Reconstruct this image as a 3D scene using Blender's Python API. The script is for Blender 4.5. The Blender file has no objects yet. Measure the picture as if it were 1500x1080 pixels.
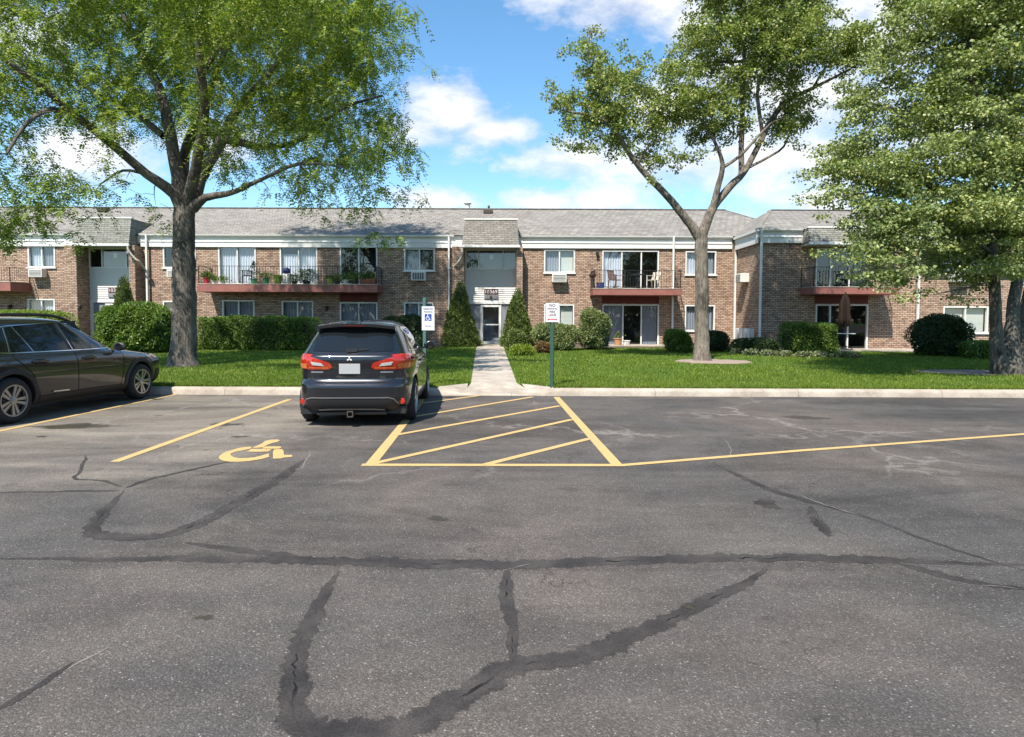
import bpy, bmesh, math, random
import numpy as np
from mathutils import Vector, Matrix
from mathutils.bvhtree import BVHTree

rnd = random.Random(7)
NR = np.random.default_rng(11)
scene = bpy.context.scene
COL = scene.collection
R = math.radians

# ------------------------------------------------------------------ camera
F, CH = 900.0, 1.61                       # focal length in photo pixels (1500 wide), eye height
PITCH, ROLL, HORY = R(2.4), R(0.22), 469.0
cam_d = bpy.data.cameras.new("camera")
cam = bpy.data.objects.new("camera", cam_d)
COL.objects.link(cam)
scene.camera = cam
cam_d.sensor_fit = 'HORIZONTAL'
cam_d.sensor_width = 36.0
cam_d.lens = F / 1500 * 36
PPY = HORY + F * math.tan(PITCH)          # row of the principal point
cam_d.shift_y = (PPY - 540) / 1500
cam_d.clip_start, cam_d.clip_end = 0.05, 3000
CROT = Matrix.Rotation(math.pi / 2 - PITCH, 3, 'X') @ Matrix.Rotation(ROLL, 3, 'Z')
cam.matrix_world = Matrix.Translation((0, 0, CH)) @ CROT.to_4x4()

def ray(px, py):
    return CROT @ Vector(((px - 750) / F, -(py - PPY) / F, -1))
def P(px, py, Y):                         # point on the vertical plane y = Y
    d = ray(px, py); t = Y / d.y
    return Vector((d.x * t, Y, CH + d.z * t))
def G(px, py, z=0.0):                     # point on the horizontal plane z
    d = ray(px, py); t = (z - CH) / d.z
    return Vector((d.x * t, d.y * t, z))

# ------------------------------------------------------------------ light
SUN_DIR = Vector((0.45, 1.0, -1.58)).normalized()
sun_d = bpy.data.lights.new("sun", 'SUN')
sun_d.energy = 5.0
sun_d.angle = R(0.53)
sun_d.color = (1.0, 0.945, 0.86)
sun = bpy.data.objects.new("sun", sun_d)
sun.rotation_euler = SUN_DIR.to_track_quat('-Z', 'Y').to_euler()
sun.location = (-20, -40, 60)
COL.objects.link(sun)

scene.view_settings.view_transform = 'Standard'
scene.view_settings.look = 'None'
scene.view_settings.exposure = 0.84
scene.view_settings.gamma = 1.0
scene.render.engine = 'CYCLES'
scene.cycles.use_denoising = True
scene.cycles.max_bounces = 8
scene.cycles.transparent_max_bounces = 12

# ------------------------------------------------------------------ node helper
class NT:
    def __init__(s, tree):
        s.t = tree; s.n = tree.nodes; s.l = tree.links
    def node(s, typ, **kw):
        n = s.n.new(typ)
        for k, v in kw.items():
            if k.startswith('in_'):
                key = k[3:]
                key = int(key) if key.isdigit() else key.replace('_', ' ')
                if hasattr(v, 'is_linked') or hasattr(v, 'links'):
                    s.l.new(v, n.inputs[key])
                else:
                    n.inputs[key].default_value = v
            else:
                setattr(n, k, v)
        return n
    def math(s, op, a, b=0.0, c=0.0, clamp=False):
        n = s.n.new('ShaderNodeMath'); n.operation = op; n.use_clamp = clamp
        for i, v in enumerate((a, b, c)):
            if hasattr(v, 'links'): s.l.new(v, n.inputs[i])
            else: n.inputs[i].default_value = v
        return n.outputs[0]
    def mix(s, fac, a, b, mode='MIX'):
        n = s.n.new('ShaderNodeMix'); n.data_type = 'RGBA'; n.blend_type = mode
        for key, v in ((0, fac), (6, a), (7, b)):
            if hasattr(v, 'links'): s.l.new(v, n.inputs[key])
            else: n.inputs[key].default_value = v if key == 0 else (tuple(v) + (1,))[:4]
        return n.outputs[2]
    def ramp(s, fac, stops):
        n = s.n.new('ShaderNodeValToRGB'); s.l.new(fac, n.inputs[0])
        e = n.color_ramp.elements
        while len(e) < len(stops): e.new(0.5)
        for i, (p, c) in enumerate(stops):
            e[i].position = p
            e[i].color = (c, c, c, 1) if isinstance(c, (int, float)) else (tuple(c) + (1,))[:4]
        return n.outputs[0]
    def noise(s, scale, detail=4, rough=0.55, vec=None, dist=0.0):
        n = s.n.new('ShaderNodeTexNoise')
        n.inputs['Scale'].default_value = scale; n.inputs['Detail'].default_value = detail
        n.inputs['Roughness'].default_value = rough; n.inputs['Distortion'].default_value = dist
        if vec is not None: s.l.new(vec, n.inputs['Vector'])
        return n.outputs['Fac']

# ------------------------------------------------------------------ sky with clouds
def make_world():
    w = bpy.data.worlds.new("World"); scene.world = w; w.use_nodes = True
    t = NT(w.node_tree); t.n.clear()
    out = t.node('ShaderNodeOutputWorld'); bg = t.node('ShaderNodeBackground')
    t.l.new(bg.outputs[0], out.inputs[0])
    sky = t.node('ShaderNodeTexSky', sky_type='NISHITA', sun_disc=False)
    sky.sun_elevation = math.asin(-SUN_DIR.z)
    sky.sun_rotation = math.atan2(-SUN_DIR.x, -SUN_DIR.y) % (2 * math.pi)
    sky.air_density = 1.0; sky.dust_density = 0.3; sky.ozone_density = 2.0
    hsv = t.node('ShaderNodeHueSaturation', in_Color=sky.outputs[0])
    hsv.inputs['Saturation'].default_value = 1.18; hsv.inputs['Value'].default_value = 2.05; hsv.inputs['Hue'].default_value = 0.492
    tc = t.node('ShaderNodeTexCoord')
    sep = t.node('ShaderNodeSeparateXYZ'); t.l.new(tc.outputs['Generated'], sep.inputs[0])
    yy = t.math('MAXIMUM', sep.outputs[1], 0.06)
    u = t.math('DIVIDE', sep.outputs[0], yy); v = t.math('DIVIDE', sep.outputs[2], yy)
    cmb = t.node('ShaderNodeCombineXYZ'); t.l.new(u, cmb.inputs[0]); t.l.new(t.math('MULTIPLY', v, 1.7), cmb.inputs[1])
    n1 = t.noise(9.0, 9, 0.6, cmb.outputs[0], 0.15)
    n2 = t.noise(3.2, 5, 0.55, cmb.outputs[0])
    clouds = [(655, 172, 85, 52), (715, 198, 75, 22), (610, 196, 60, 30), (940, 14, 150, 46), (870, -8, 80, 26), (1010, 40, 60, 40),
              (850, 236, 110, 30), (1000, 245, 170, 46), (1170, 235, 150, 70), (965, 160, 80, 48), (1240, 60, 160, 85), (1100, 120, 120, 80),
              (1160, 160, 130, 70), (830, 297, 120, 20), (640, 296, 70, 20), (1190, 292, 90, 26), (130, 238, 110, 48), (330, 215, 90, 30), (1320, 15, 130, 45),
              (20, 60, 90, 40), (1420, 200, 140, 60)]
    tot = None
    for (px, py, rx, ry) in clouds:
        a = t.math('DIVIDE', t.math('SUBTRACT', u, (px - 750) / F), rx / F * 1.25)
        b = t.math('DIVIDE', t.math('SUBTRACT', v, (HORY - py) / F), ry / F * 1.25)
        d = t.math('SQRT', t.math('ADD', t.math('MULTIPLY', a, a), t.math('MULTIPLY', b, b)))
        m = t.math('SUBTRACT', 1.0, d)
        tot = m if tot is None else t.math('SMOOTH_MAX', tot, m, 0.25)
    tot = t.math('MAXIMUM', tot, -0.6)
    dens = t.math('ADD', tot, t.math('MULTIPLY', t.math('SUBTRACT', n1, 0.5), 2.3))
    dens = t.math('ADD', dens, t.math('MULTIPLY', t.math('SUBTRACT', n2, 0.5), 0.5))
    mask = t.ramp(dens, [(0.02, 0.0), (0.30, 0.45), (0.85, 0.95)])
    front = t.ramp(sep.outputs[1], [(0.08, 0.0), (0.25, 1.0)])
    mask = t.math('MULTIPLY', mask, front)
    shade = t.ramp(t.math('ADD', t.math('MULTIPLY', n2, 0.9), t.math('MULTIPLY', dens, 0.25)), [(0.25, (8.2, 8.1, 8.5)), (0.75, (9.6, 9.6, 9.6))])
    for e in shade.node.color_ramp.elements: pass
    cl = t.ramp(t.math('ADD', t.math('MULTIPLY', n1, 0.75), t.math('MULTIPLY', dens, 0.3)), [(0.30, (0.66, 0.67, 0.76)), (0.62, (1.0, 1.0, 1.0))])
    clb = t.mix(1.0, cl, (9.4, 9.4, 9.6), 'MULTIPLY')
    col = t.mix(mask, hsv.outputs[0], clb)
    t.l.new(col, bg.inputs[0])
    bg.inputs[1].default_value = 0.068
make_world()

# ------------------------------------------------------------------ object helpers
def tag(o, label=None, cat=None, group=None, kind=None):
    if label: o['label'] = label
    if cat: o['category'] = cat
    if group: o['group'] = group
    if kind: o['kind'] = kind
    return o
def empty(name, loc, label, cat, group=None, rz=0.0):
    o = bpy.data.objects.new(name, None); COL.objects.link(o)
    o.empty_display_size = 0.2
    o.location = loc; o.rotation_euler = (0, 0, rz)
    return tag(o, label, cat, group)
def root_of(o):
    while o.parent: o = o.parent
    return o
def copy_tree(o, parent=None):
    c = o.copy(); COL.objects.link(c); c.parent = parent
    for ch in list(o.children): copy_tree(ch, c)
    return c

class MB:
    """collects faces; build() links them as one mesh object"""
    def __init__(s): s.v = []; s.f = []
    def add(s, verts, faces):
        b = len(s.v); s.v += [tuple(p) for p in verts]; s.f += [tuple(i + b for i in f) for f in faces]
        return s
    def quad(s, a, b, c, d): return s.add([a, b, c, d], [(0, 1, 2, 3)])
    def box(s, x0, x1, y0, y1, z0, z1, bev=0.0):
        if bev <= 0:
            vs = [(x, y, z) for z in (z0, z1) for y in (y0, y1) for x in (x0, x1)]
            return s.add(vs, [(0, 2, 3, 1), (4, 5, 7, 6), (0, 1, 5, 4), (2, 6, 7, 3), (0, 4, 6, 2), (1, 3, 7, 5)])
        bm = bmesh.new(); bmesh.ops.create_cube(bm, size=1)
        for v in bm.verts:
            v.co = Vector(((x0 + x1) / 2 + v.co.x * (x1 - x0), (y0 + y1) / 2 + v.co.y * (y1 - y0), (z0 + z1) / 2 + v.co.z * (z1 - z0)))
        bmesh.ops.bevel(bm, geom=bm.edges[:], offset=bev, segments=2, affect='EDGES', profile=0.5)
        return s.bm(bm)
    def bm(s, bm, M=None):
        bm.verts.ensure_lookup_table(); bm.verts.index_update()
        vs = [(M @ v.co) if M else v.co.copy() for v in bm.verts]
        s.add(vs, [[v.index for v in f.verts] for f in bm.faces]); bm.free(); return s
    def obox(s, a, b, w, h, up=(0, 0, 1)):       # bar from a to b with section w x h
        a, b, up = Vector(a), Vector(b), Vector(up); d = (b - a).normalized()
        if abs(d.dot(up)) > 0.98: up = Vector((0, 1, 0))
        x = d.cross(up).normalized() * w / 2; y = x.cross(d).normalized() * h / 2
        vs = [p + sx * x + sy * y for p in (a, b) for sx, sy in ((-1, -1), (1, -1), (1, 1), (-1, 1))]
        return s.add(vs, [(0, 1, 2, 3), (7, 6, 5, 4), (0, 4, 5, 1), (1, 5, 6, 2), (2, 6, 7, 3), (3, 7, 4, 0)])
    def tube(s, pts, rad, n=8, cap=True):
        pts = [Vector(p) for p in pts]; m = len(pts)
        if not hasattr(rad, '__len__'): rad = [rad] * m
        vs, fs = [], []; ref = None
        for i, p in enumerate(pts):
            d = (pts[min(i + 1, m - 1)] - pts[max(i - 1, 0)])
            d = d.normalized() if d.length > 1e-9 else Vector((0, 0, 1))
            if ref is None: ref = Vector((1, 0, 0)) if abs(d.x) < 0.8 else Vector((0, 1, 0))
            x = ref - d * ref.dot(d)
            x = x.normalized() if x.length > 1e-6 else d.orthogonal().normalized()
            ref = x; y = d.cross(x)
            for k in range(n):
                a = 2 * math.pi * k / n
                vs.append(p + (x * math.cos(a) + y * math.sin(a)) * rad[i])
        for i in range(m - 1):
            for k in range(n):
                k2 = (k + 1) % n
                fs.append((i * n + k, i * n + k2, (i + 1) * n + k2, (i + 1) * n + k))
        if cap: fs.append(tuple(range(n))[::-1]); fs.append(tuple(range((m - 1) * n, m * n)))
        return s.add(vs, fs)
    def lathe(s, prof, c=(0, 0, 0), n=20, axis='Z', cap=True):   # prof: (radius, height)
        vs, fs = [], []; m = len(prof)
        for r, h in prof:
            for k in range(n):
                a = 2 * math.pi * k / n; p, q = r * math.cos(a), r * math.sin(a)
                o = (p, q, h) if axis == 'Z' else ((h, p, q) if axis == 'X' else (p, h, q))
                vs.append((c[0] + o[0], c[1] + o[1], c[2] + o[2]))
        for i in range(m - 1):
            for k in range(n):
                k2 = (k + 1) % n; fs.append((i * n + k, i * n + k2, (i + 1) * n + k2, (i + 1) * n + k))
        if cap: fs.append(tuple(range(n))[::-1]); fs.append(tuple(range((m - 1) * n, m * n)))
        return s.add(vs, fs)
    def prism(s, poly, y0, y1):                 # poly in (x,z), extruded along y
        n = len(poly)
        vs = [(x, y0, z) for x, z in poly] + [(x, y1, z) for x, z in poly]
        return s.add(vs, [tuple(range(n)), tuple(range(2 * n - 1, n - 1, -1))] + [(i + n, (i + 1) % n + n, (i + 1) % n, i) for i in range(n)])
    def build(s, name, mat, parent=None, smooth=False, world=False, angle=40):
        o = Vector((0, 0, 0))
        if world and parent is not None: o = root_of(parent).location
        me = bpy.data.meshes.new(name)
        me.from_pydata([(p[0] - o.x, p[1] - o.y, p[2] - o.z) for p in s.v], [], s.f)
        bm = bmesh.new(); bm.from_mesh(me)
        bmesh.ops.recalc_face_normals(bm, faces=bm.faces[:]) if len(bm.faces) < 60000 else None
        bm.to_mesh(me); bm.free()
        if smooth:
            me.polygons.foreach_set('use_smooth', [True] * len(me.polygons))
            me.set_sharp_from_angle(angle=R(angle))
        me.materials.append(mat); me.update()
        ob = bpy.data.objects.new(name, me); COL.objects.link(ob)
        if parent is not None: ob.parent = parent
        return ob

def text_geo(txt, size, center, mb, bold=0.022):
    cu = bpy.data.curves.new("lettering", 'FONT'); cu.body = txt; cu.size = size; cu.align_x = 'CENTER'; cu.align_y = 'CENTER'
    cu.offset = size * bold; cu.space_character = 1.0 if bold > .01 else 1.12
    ob = bpy.data.objects.new("lettering", cu); COL.objects.link(ob)
    dg = bpy.context.evaluated_depsgraph_get(); dg.update()
    me = ob.evaluated_get(dg).to_mesh()
    vs = [(center[0] + v.co.x, center[1], center[2] + v.co.y) for v in me.vertices]
    fs = [tuple(p.vertices) for p in me.polygons]
    mb.add(vs, fs)
    ob.evaluated_get(dg).to_mesh_clear()
    bpy.data.objects.remove(ob); bpy.data.curves.remove(cu)

# ------------------------------------------------------------------ materials
def new_mat(name):
    m = bpy.data.materials.new(name); m.use_nodes = True
    t = NT(m.node_tree); b = t.n['Principled BSDF']
    return m, t, b
def pos(t):
    return t.node('ShaderNodeNewGeometry').outputs['Position']
def simple(name, col, rough=0.6, metal=0.0, var=0.12, scale=6.0, coat=0.0, bump=0.0, spec=None, objspace=True):
    m, t, b = new_mat(name)
    vec = t.node('ShaderNodeTexCoord').outputs['Object'] if objspace else pos(t)
    n = t.noise(scale, 5, 0.6, vec)
    c = t.mix(n, tuple(x * (1 - var) for x in col), tuple(min(1, x * (1 + var)) for x in col))
    t.l.new(c, b.inputs['Base Color'])
    b.inputs['Roughness'].default_value = rough; b.inputs['Metallic'].default_value = metal
    if coat: b.inputs['Coat Weight'].default_value = coat; b.inputs['Coat Roughness'].default_value = 0.03
    if spec is not None: b.inputs['Specular IOR Level'].default_value = spec
    if bump:
        bp = t.node('ShaderNodeBump'); bp.inputs['Strength'].default_value = bump; bp.inputs['Distance'].default_value = 0.01
        t.l.new(t.noise(scale * 8, 4, 0.6, vec), bp.inputs['Height']); t.l.new(bp.outputs[0], b.inputs['Normal'])
    return m

def brick_mat():
    m, t, b = new_mat("brick")
    s = t.node('ShaderNodeSeparateXYZ'); t.l.new(pos(t), s.inputs[0])
    c = t.node('ShaderNodeCombineXYZ')
    t.l.new(t.math('ADD', s.outputs[0], s.outputs[1]), c.inputs[0]); t.l.new(s.outputs[2], c.inputs[1])
    br = t.node('ShaderNodeTexBrick'); t.l.new(c.outputs[0], br.inputs['Vector'])
    br.inputs['Scale'].default_value = 1.0
    br.inputs['Brick Width'].default_value = 0.235; br.inputs['Row Height'].default_value = 0.084
    br.inputs['Mortar Size'].default_value = 0.012; br.inputs['Mortar Smooth'].default_value = 0.2
    br.inputs['Bias'].default_value = -0.05
    br.inputs['Color1'].default_value = (0.49, 0.335, 0.235, 1); br.inputs['Color2'].default_value = (0.185, 0.098, 0.066, 1)
    br.inputs['Mortar'].default_value = (0.075, 0.055, 0.045, 1)
    big = t.noise(0.5, 5, 0.6, pos(t)); fine = t.noise(5.5, 3, 0.7, c.outputs[0])
    col = t.mix(t.ramp(fine, [(0.42, 0.0), (0.60, 1.0)]), br.outputs['Color'], (0.46, 0.345, 0.255), 'MIX')
    mixn = t.mix(t.math('MULTIPLY', t.math('SUBTRACT', 1.0, br.outputs['Fac']), 0.6), br.outputs['Color'], col)
    col2 = t.mix(1.0, mixn, t.ramp(big, [(0.3, (0.80, 0.78, 0.76)), (0.7, (1.1, 1.08, 1.06))]), 'MULTIPLY')
    t.l.new(col2, b.inputs['Base Color']); b.inputs['Roughness'].default_value = 0.85
    bp = t.node('ShaderNodeBump'); bp.inputs['Strength'].default_value = 0.6; bp.inputs['Distance'].default_value = 0.012
    t.l.new(t.math('SUBTRACT', t.math('MULTIPLY', fine, 0.4), br.outputs['Fac']), bp.inputs['Height']); t.l.new(bp.outputs[0], b.inputs['Normal'])
    return m
def shingle_mat(name="shingle", tint=(1, 1, 1)):
    m, t, b = new_mat(name)
    s = t.node('ShaderNodeSeparateXYZ'); t.l.new(pos(t), s.inputs[0])
    c = t.node('ShaderNodeCombineXYZ')
    t.l.new(t.math('ADD', s.outputs[0], t.math('MULTIPLY', s.outputs[1], 0.35)), c.inputs[0])
    t.l.new(t.math('MULTIPLY', s.outputs[2], 1.0), c.inputs[1])
    br = t.node('ShaderNodeTexBrick'); t.l.new(c.outputs[0], br.inputs['Vector'])
    br.inputs['Scale'].default_value = 1.0
    br.inputs['Brick Width'].default_value = 0.33; br.inputs['Row Height'].default_value = 0.10
    br.inputs['Mortar Size'].default_value = 0.011; br.inputs['Mortar Smooth'].default_value = 0.5
    g = lambda a: tuple(a * x for x in tint) + (1,)
    br.inputs['Color1'].default_value = g(0.27); br.inputs['Color2'].default_value = g(0.19)
    br.inputs['Mortar'].default_value = g(0.07)
    big = t.noise(0.8, 6, 0.65, pos(t)); spot = t.noise(9, 3, 0.7, c.outputs[0])
    col = t.mix(1.0, br.outputs['Color'], t.ramp(big, [(0.3, (0.86, 0.82, 0.78)), (0.7, (1.1, 1.08, 1.04))]), 'MULTIPLY')
    col = t.mix(1.0, col, t.ramp(spot, [(0.3, (0.75, 0.72, 0.70)), (0.7, (1.18, 1.18, 1.15))]), 'MULTIPLY')
    t.l.new(col, b.inputs['Base Color']); b.inputs['Roughness'].default_value = 0.9
    bp = t.node('ShaderNodeBump'); bp.inputs['Strength'].default_value = 0.7; bp.inputs['Distance'].default_value = 0.015
    t.l.new(t.math('SUBTRACT', spot, br.outputs['Fac']), bp.inputs['Height']); t.l.new(bp.outputs[0], b.inputs['Normal'])
    return m
def leaf_mat(name, c1, c2, c3=None, trans=0.45, rough=0.5):
    m, t, b = new_mat(name)
    g = t.node('ShaderNodeNewGeometry')
    r = g.outputs['Random Per Island']
    stops = [(0.0, c1), (0.75, c2), (1.0, c3 or c2)]
    col = t.ramp(r, stops)
    big = t.noise(0.9, 3, 0.5, g.outputs['Position'])
    col = t.mix(1.0, col, t.ramp(big, [(0.3, (0.82, 0.86, 0.8)), (0.7, (1.15, 1.1, 1.0))]), 'MULTIPLY')
    t.l.new(col, b.inputs['Base Color']); b.inputs['Roughness'].default_value = rough
    b.inputs['Specular IOR Level'].default_value = 0.35
    tr = t.node('ShaderNodeBsdfTranslucent')
    t.l.new(t.mix(1.0, col, (1.25, 1.35, 0.55), 'MULTIPLY'), tr.inputs[0])
    mx = t.node('ShaderNodeMixShader'); mx.inputs[0].default_value = trans
    t.l.new(b.outputs[0], mx.inputs[1]); t.l.new(tr.outputs[0], mx.inputs[2])
    t.l.new(mx.outputs[0], t.n['Material Output'].inputs[0])
    return m
def bark_mat(name, dark, light, sc=1.0):
    m, t, b = new_mat(name)
    mp = t.node('ShaderNodeMapping'); mp.inputs['Scale'].default_value = (15 * sc, 15 * sc, 2.2 * sc); t.l.new(pos(t), mp.inputs[0])
    n = t.noise(1.6, 7, 0.65, mp.outputs[0], 0.8); big = t.noise(2.2, 5, 0.6, pos(t))
    f = t.math('ADD', t.math('MULTIPLY', n, 0.55), t.math('MULTIPLY', big, 0.45))
    t.l.new(t.ramp(f, [(0.40, dark), (0.5, tuple((a + c) / 2 for a, c in zip(dark, light))), (0.62, light)]), b.inputs['Base Color'])
    b.inputs['Roughness'].default_value = 0.9
    bp = t.node('ShaderNodeBump'); bp.inputs['Strength'].default_value = 1.0; bp.inputs['Distance'].default_value = 0.08
    t.l.new(n, bp.inputs['Height']); t.l.new(bp.outputs[0], b.inputs['Normal'])
    return m
def asphalt_mat():
    m, t, b = new_mat("asphalt")
    p = pos(t)
    s = t.node('ShaderNodeSeparateXYZ'); t.l.new(p, s.inputs[0])
    warm, cool = (0.104, 0.088, 0.078), (0.072, 0.068, 0.064)
    big = t.noise(0.32, 5, 0.6, p, 0.4); mid = t.noise(1.7, 6, 0.65, p)
    base = t.mix(t.ramp(big, [(0.38, 0.0), (0.62, 1.0)]), cool, warm)
    base = t.mix(1.0, base, t.ramp(mid, [(0.25, 0.74), (0.75, 1.24)]), 'MULTIPLY')
    # dusty pale patches drawn out across the stalls
    mp = t.node('ShaderNodeMapping'); mp.inputs['Scale'].default_value = (0.35, 1.1, 1); t.l.new(p, mp.inputs[0])
    dust = t.noise(1.2, 6, 0.6, mp.outputs[0], 0.6)
    # left bays (x < -3.3, y > 6.5) are old and pale
    lx = t.math('MULTIPLY', t.ramp(t.math('ADD', t.math('MULTIPLY', s.outputs[0], -0.1), t.math('MULTIPLY', mid, 0.08)), [(0.30, 0.0), (0.42, 1.0)]),
                t.ramp(t.math('ADD', t.math('MULTIPLY', s.outputs[1], 0.1), t.math('MULTIPLY', big, 0.12)), [(0.55, 0.0), (0.9, 1.0)]))
    dm = t.math('MULTIPLY', t.ramp(dust, [(0.42, 0.0), (0.66, 0.85)]), t.math('ADD', t.math('MULTIPLY', lx, 0.9), 0.10))
    base = t.mix(dm, base, (0.31, 0.265, 0.21))
    base = t.mix(t.math('MULTIPLY', lx, 0.55), base, (0.19, 0.165, 0.135))
    worn = t.noise(0.75, 7, 0.7, p, 0.5)
    base = t.mix(t.ramp(worn, [(0.56, 0.0), (0.70, 0.35)]), base, (0.15, 0.13, 0.11))
    base = t.mix(1.0, base, t.ramp(t.noise(0.55, 6, 0.7, mp.outputs[0], 0.8), [(0.36, 0.66), (0.52, 1.0)]), 'MULTIPLY')
    drip = t.node('ShaderNodeTexVoronoi', feature='SMOOTH_F1'); drip.inputs['Scale'].default_value = 1.9; drip.inputs['Randomness'].default_value = 1.0; t.l.new(p, drip.inputs['Vector'])
    base = t.mix(t.math('MULTIPLY', t.ramp(t.math('ADD', drip.outputs['Distance'], t.math('MULTIPLY', mid, 0.25)), [(0.16, 0.75), (0.24, 0.0)]), t.ramp(big, [(0.45, 0.0), (0.6, 1.0)])), base, (0.04, 0.036, 0.032))
    # pale scuffs and hairlines
    vz = t.node('ShaderNodeTexVoronoi', feature='DISTANCE_TO_EDGE'); vz.inputs['Scale'].default_value = 0.42
    wv = t.node('ShaderNodeVectorMath', operation='ADD'); nz = t.node('ShaderNodeTexNoise'); nz.inputs['Scale'].default_value = 2.2; nz.inputs['Detail'].default_value = 6
    t.l.new(p, nz.inputs['Vector']); sc = t.node('ShaderNodeVectorMath', operation='SCALE'); sc.inputs['Scale'].default_value = 0.9
    t.l.new(nz.outputs['Color'], sc.inputs[0]); t.l.new(p, wv.inputs[0]); t.l.new(sc.outputs[0], wv.inputs[1]); t.l.new(wv.outputs[0], vz.inputs['Vector'])
    hair = t.math('MULTIPLY', t.ramp(vz.outputs['Distance'], [(0.0, 1.0), (0.022, 0.0)]), t.ramp(big, [(0.47, 0.0), (0.6, 0.5)]))
    far = t.ramp(t.math('MULTIPLY', s.outputs[1], 0.1), [(0.5, 0.0), (0.7, 1.0)])
    base = t.mix(t.math('MULTIPLY', hair, far), base, (0.27, 0.25, 0.23))
    vd = t.node('ShaderNodeTexVoronoi', feature='DISTANCE_TO_EDGE'); vd.inputs['Scale'].default_value = 1.15; t.l.new(wv.outputs[0], vd.inputs['Vector'])
    craze = t.math('MULTIPLY', t.ramp(vd.outputs['Distance'], [(0.0, 1.0), (0.012, 0.0)]), t.ramp(t.noise(0.4, 4, 0.6, p), [(0.5, 0.0), (0.62, 0.8)]))
    base = t.mix(craze, base, (0.02, 0.018, 0.017))
    # aggregate
    v1 = t.node('ShaderNodeTexVoronoi'); v1.inputs['Scale'].default_value = 150; t.l.new(p, v1.inputs['Vector'])
    v2 = t.node('ShaderNodeTexVoronoi'); v2.inputs['Scale'].default_value = 75; t.l.new(p, v2.inputs['Vector'])
    sh = t.node('ShaderNodeSeparateColor'); t.l.new(v1.outputs['Color'], sh.inputs[0])
    sh2 = t.node('ShaderNodeSeparateColor'); t.l.new(v2.outputs['Color'], sh2.inputs[0])
    base = t.mix(1.0, base, t.ramp(sh.outputs[0], [(0.0, 0.70), (0.6, 0.96), (0.92, 1.25), (1.0, 1.9)]), 'MULTIPLY')
    spk = t.math('MULTIPLY', t.ramp(sh2.outputs[1], [(0.93, 0.0), (0.97, 1.0)]), t.ramp(v2.outputs['Distance'], [(0.2, 1.0), (0.42, 0.0)]))
    base = t.mix(t.math('MULTIPLY', spk, 0.65), base, (0.36, 0.33, 0.30))
    t.l.new(base, b.inputs['Base Color'])
    t.l.new(t.ramp(mid, [(0.3, 0.72), (0.7, 0.9)]), b.inputs['Roughness'])
    b.inputs['Specular IOR Level'].default_value = 0.12
    bp = t.node('ShaderNodeBump'); bp.inputs['Strength'].default_value = 0.6; bp.inputs['Distance'].default_value = 0.005
    t.l.new(t.math('ADD', t.math('MULTIPLY', v1.outputs['Distance'], -1.0), t.math('MULTIPLY', v2.outputs['Distance'], -0.8)), bp.inputs['Height'])
    t.l.new(bp.outputs[0], b.inputs['Normal'])
    return m
def tar_mat():
    m, t, b = new_mat("tar"); p = pos(t)
    n = t.noise(3.5, 6, 0.65, p); f = t.noise(90, 3, 0.7, p)
    c = t.mix(t.ramp(n, [(0.35, 0.0), (0.68, 1.0)]), (0.028, 0.025, 0.024), (0.066, 0.058, 0.053))
    c = t.mix(1.0, c, t.ramp(f, [(0.3, 0.7), (0.7, 1.35)]), 'MULTIPLY')
    at = t.node('ShaderNodeAttribute', attribute_name='mid'); md = at.outputs['Fac']
    rag = t.math('ADD', md, t.math('ADD', t.math('MULTIPLY', t.math('SUBTRACT', t.noise(16, 5, 0.7, p), 0.5), 1.0), t.math('MULTIPLY', t.math('SUBTRACT', f, 0.5), 0.9)))
    al = t.math('MULTIPLY', t.ramp(rag, [(0.08, 0.0), (0.30, 1.0)]), t.ramp(t.noise(2.3, 5, 0.7, p), [(0.30, 0.88), (0.5, 0.98)]))
    line = t.math('MULTIPLY', t.ramp(t.math('ADD', md, t.math('MULTIPLY', t.math('SUBTRACT', t.noise(7, 4, 0.6, p), 0.5), 0.8)), [(0.93, 0.0), (0.99, 1.0)]), t.ramp(t.noise(1.3, 3, 0.5, p), [(0.48, 0.0), (0.56, 1.0)]))
    c = t.mix(line, c, (0.008, 0.008, 0.008))
    t.l.new(c, b.inputs['Base Color']); t.l.new(t.ramp(n, [(0.3, 0.5), (0.7, 0.8)]), b.inputs['Roughness'])
    t.l.new(al, b.inputs['Alpha']); b.inputs['Specular IOR Level'].default_value = 0.15
    bp = t.node('ShaderNodeBump'); bp.inputs['Strength'].default_value = 0.5; bp.inputs['Distance'].default_value = 0.008
    t.l.new(t.math('ADD', f, t.noise(14, 4, 0.6, p)), bp.inputs['Height']); t.l.new(bp.outputs[0], b.inputs['Normal'])
    return m
def road_paint_mat(name="road_paint", col=(0.50, 0.335, 0.125)):
    m, t, b = new_mat(name); p = pos(t)
    n = t.noise(5, 8, 0.75, p); f = t.noise(60, 3, 0.7, p)
    c = t.mix(1.0, col, t.ramp(n, [(0.3, (0.86, 0.84, 0.8)), (0.7, (1.08, 1.08, 1.12))]), 'MULTIPLY')
    wear = t.ramp(t.math('ADD', t.math('MULTIPLY', n, 0.6), t.math('MULTIPLY', f, 0.4)), [(0.54, 0.0), (0.66, 0.85)])
    c = t.mix(wear, c, (0.15, 0.125, 0.10))
    c = t.mix(t.ramp(t.noise(1.1, 5, 0.7, p), [(0.45, 0.0), (0.7, 0.35)]), c, (0.30, 0.235, 0.15))
    t.l.new(c, b.inputs['Base Color']); b.inputs['Roughness'].default_value = 0.7
    bp = t.node('ShaderNodeBump'); bp.inputs['Strength'].default_value = 0.5; bp.inputs['Distance'].default_value = 0.005
    t.l.new(t.noise(95, 2, 0.6, p), bp.inputs['Height']); t.l.new(bp.outputs[0], b.inputs['Normal'])
    return m
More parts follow.
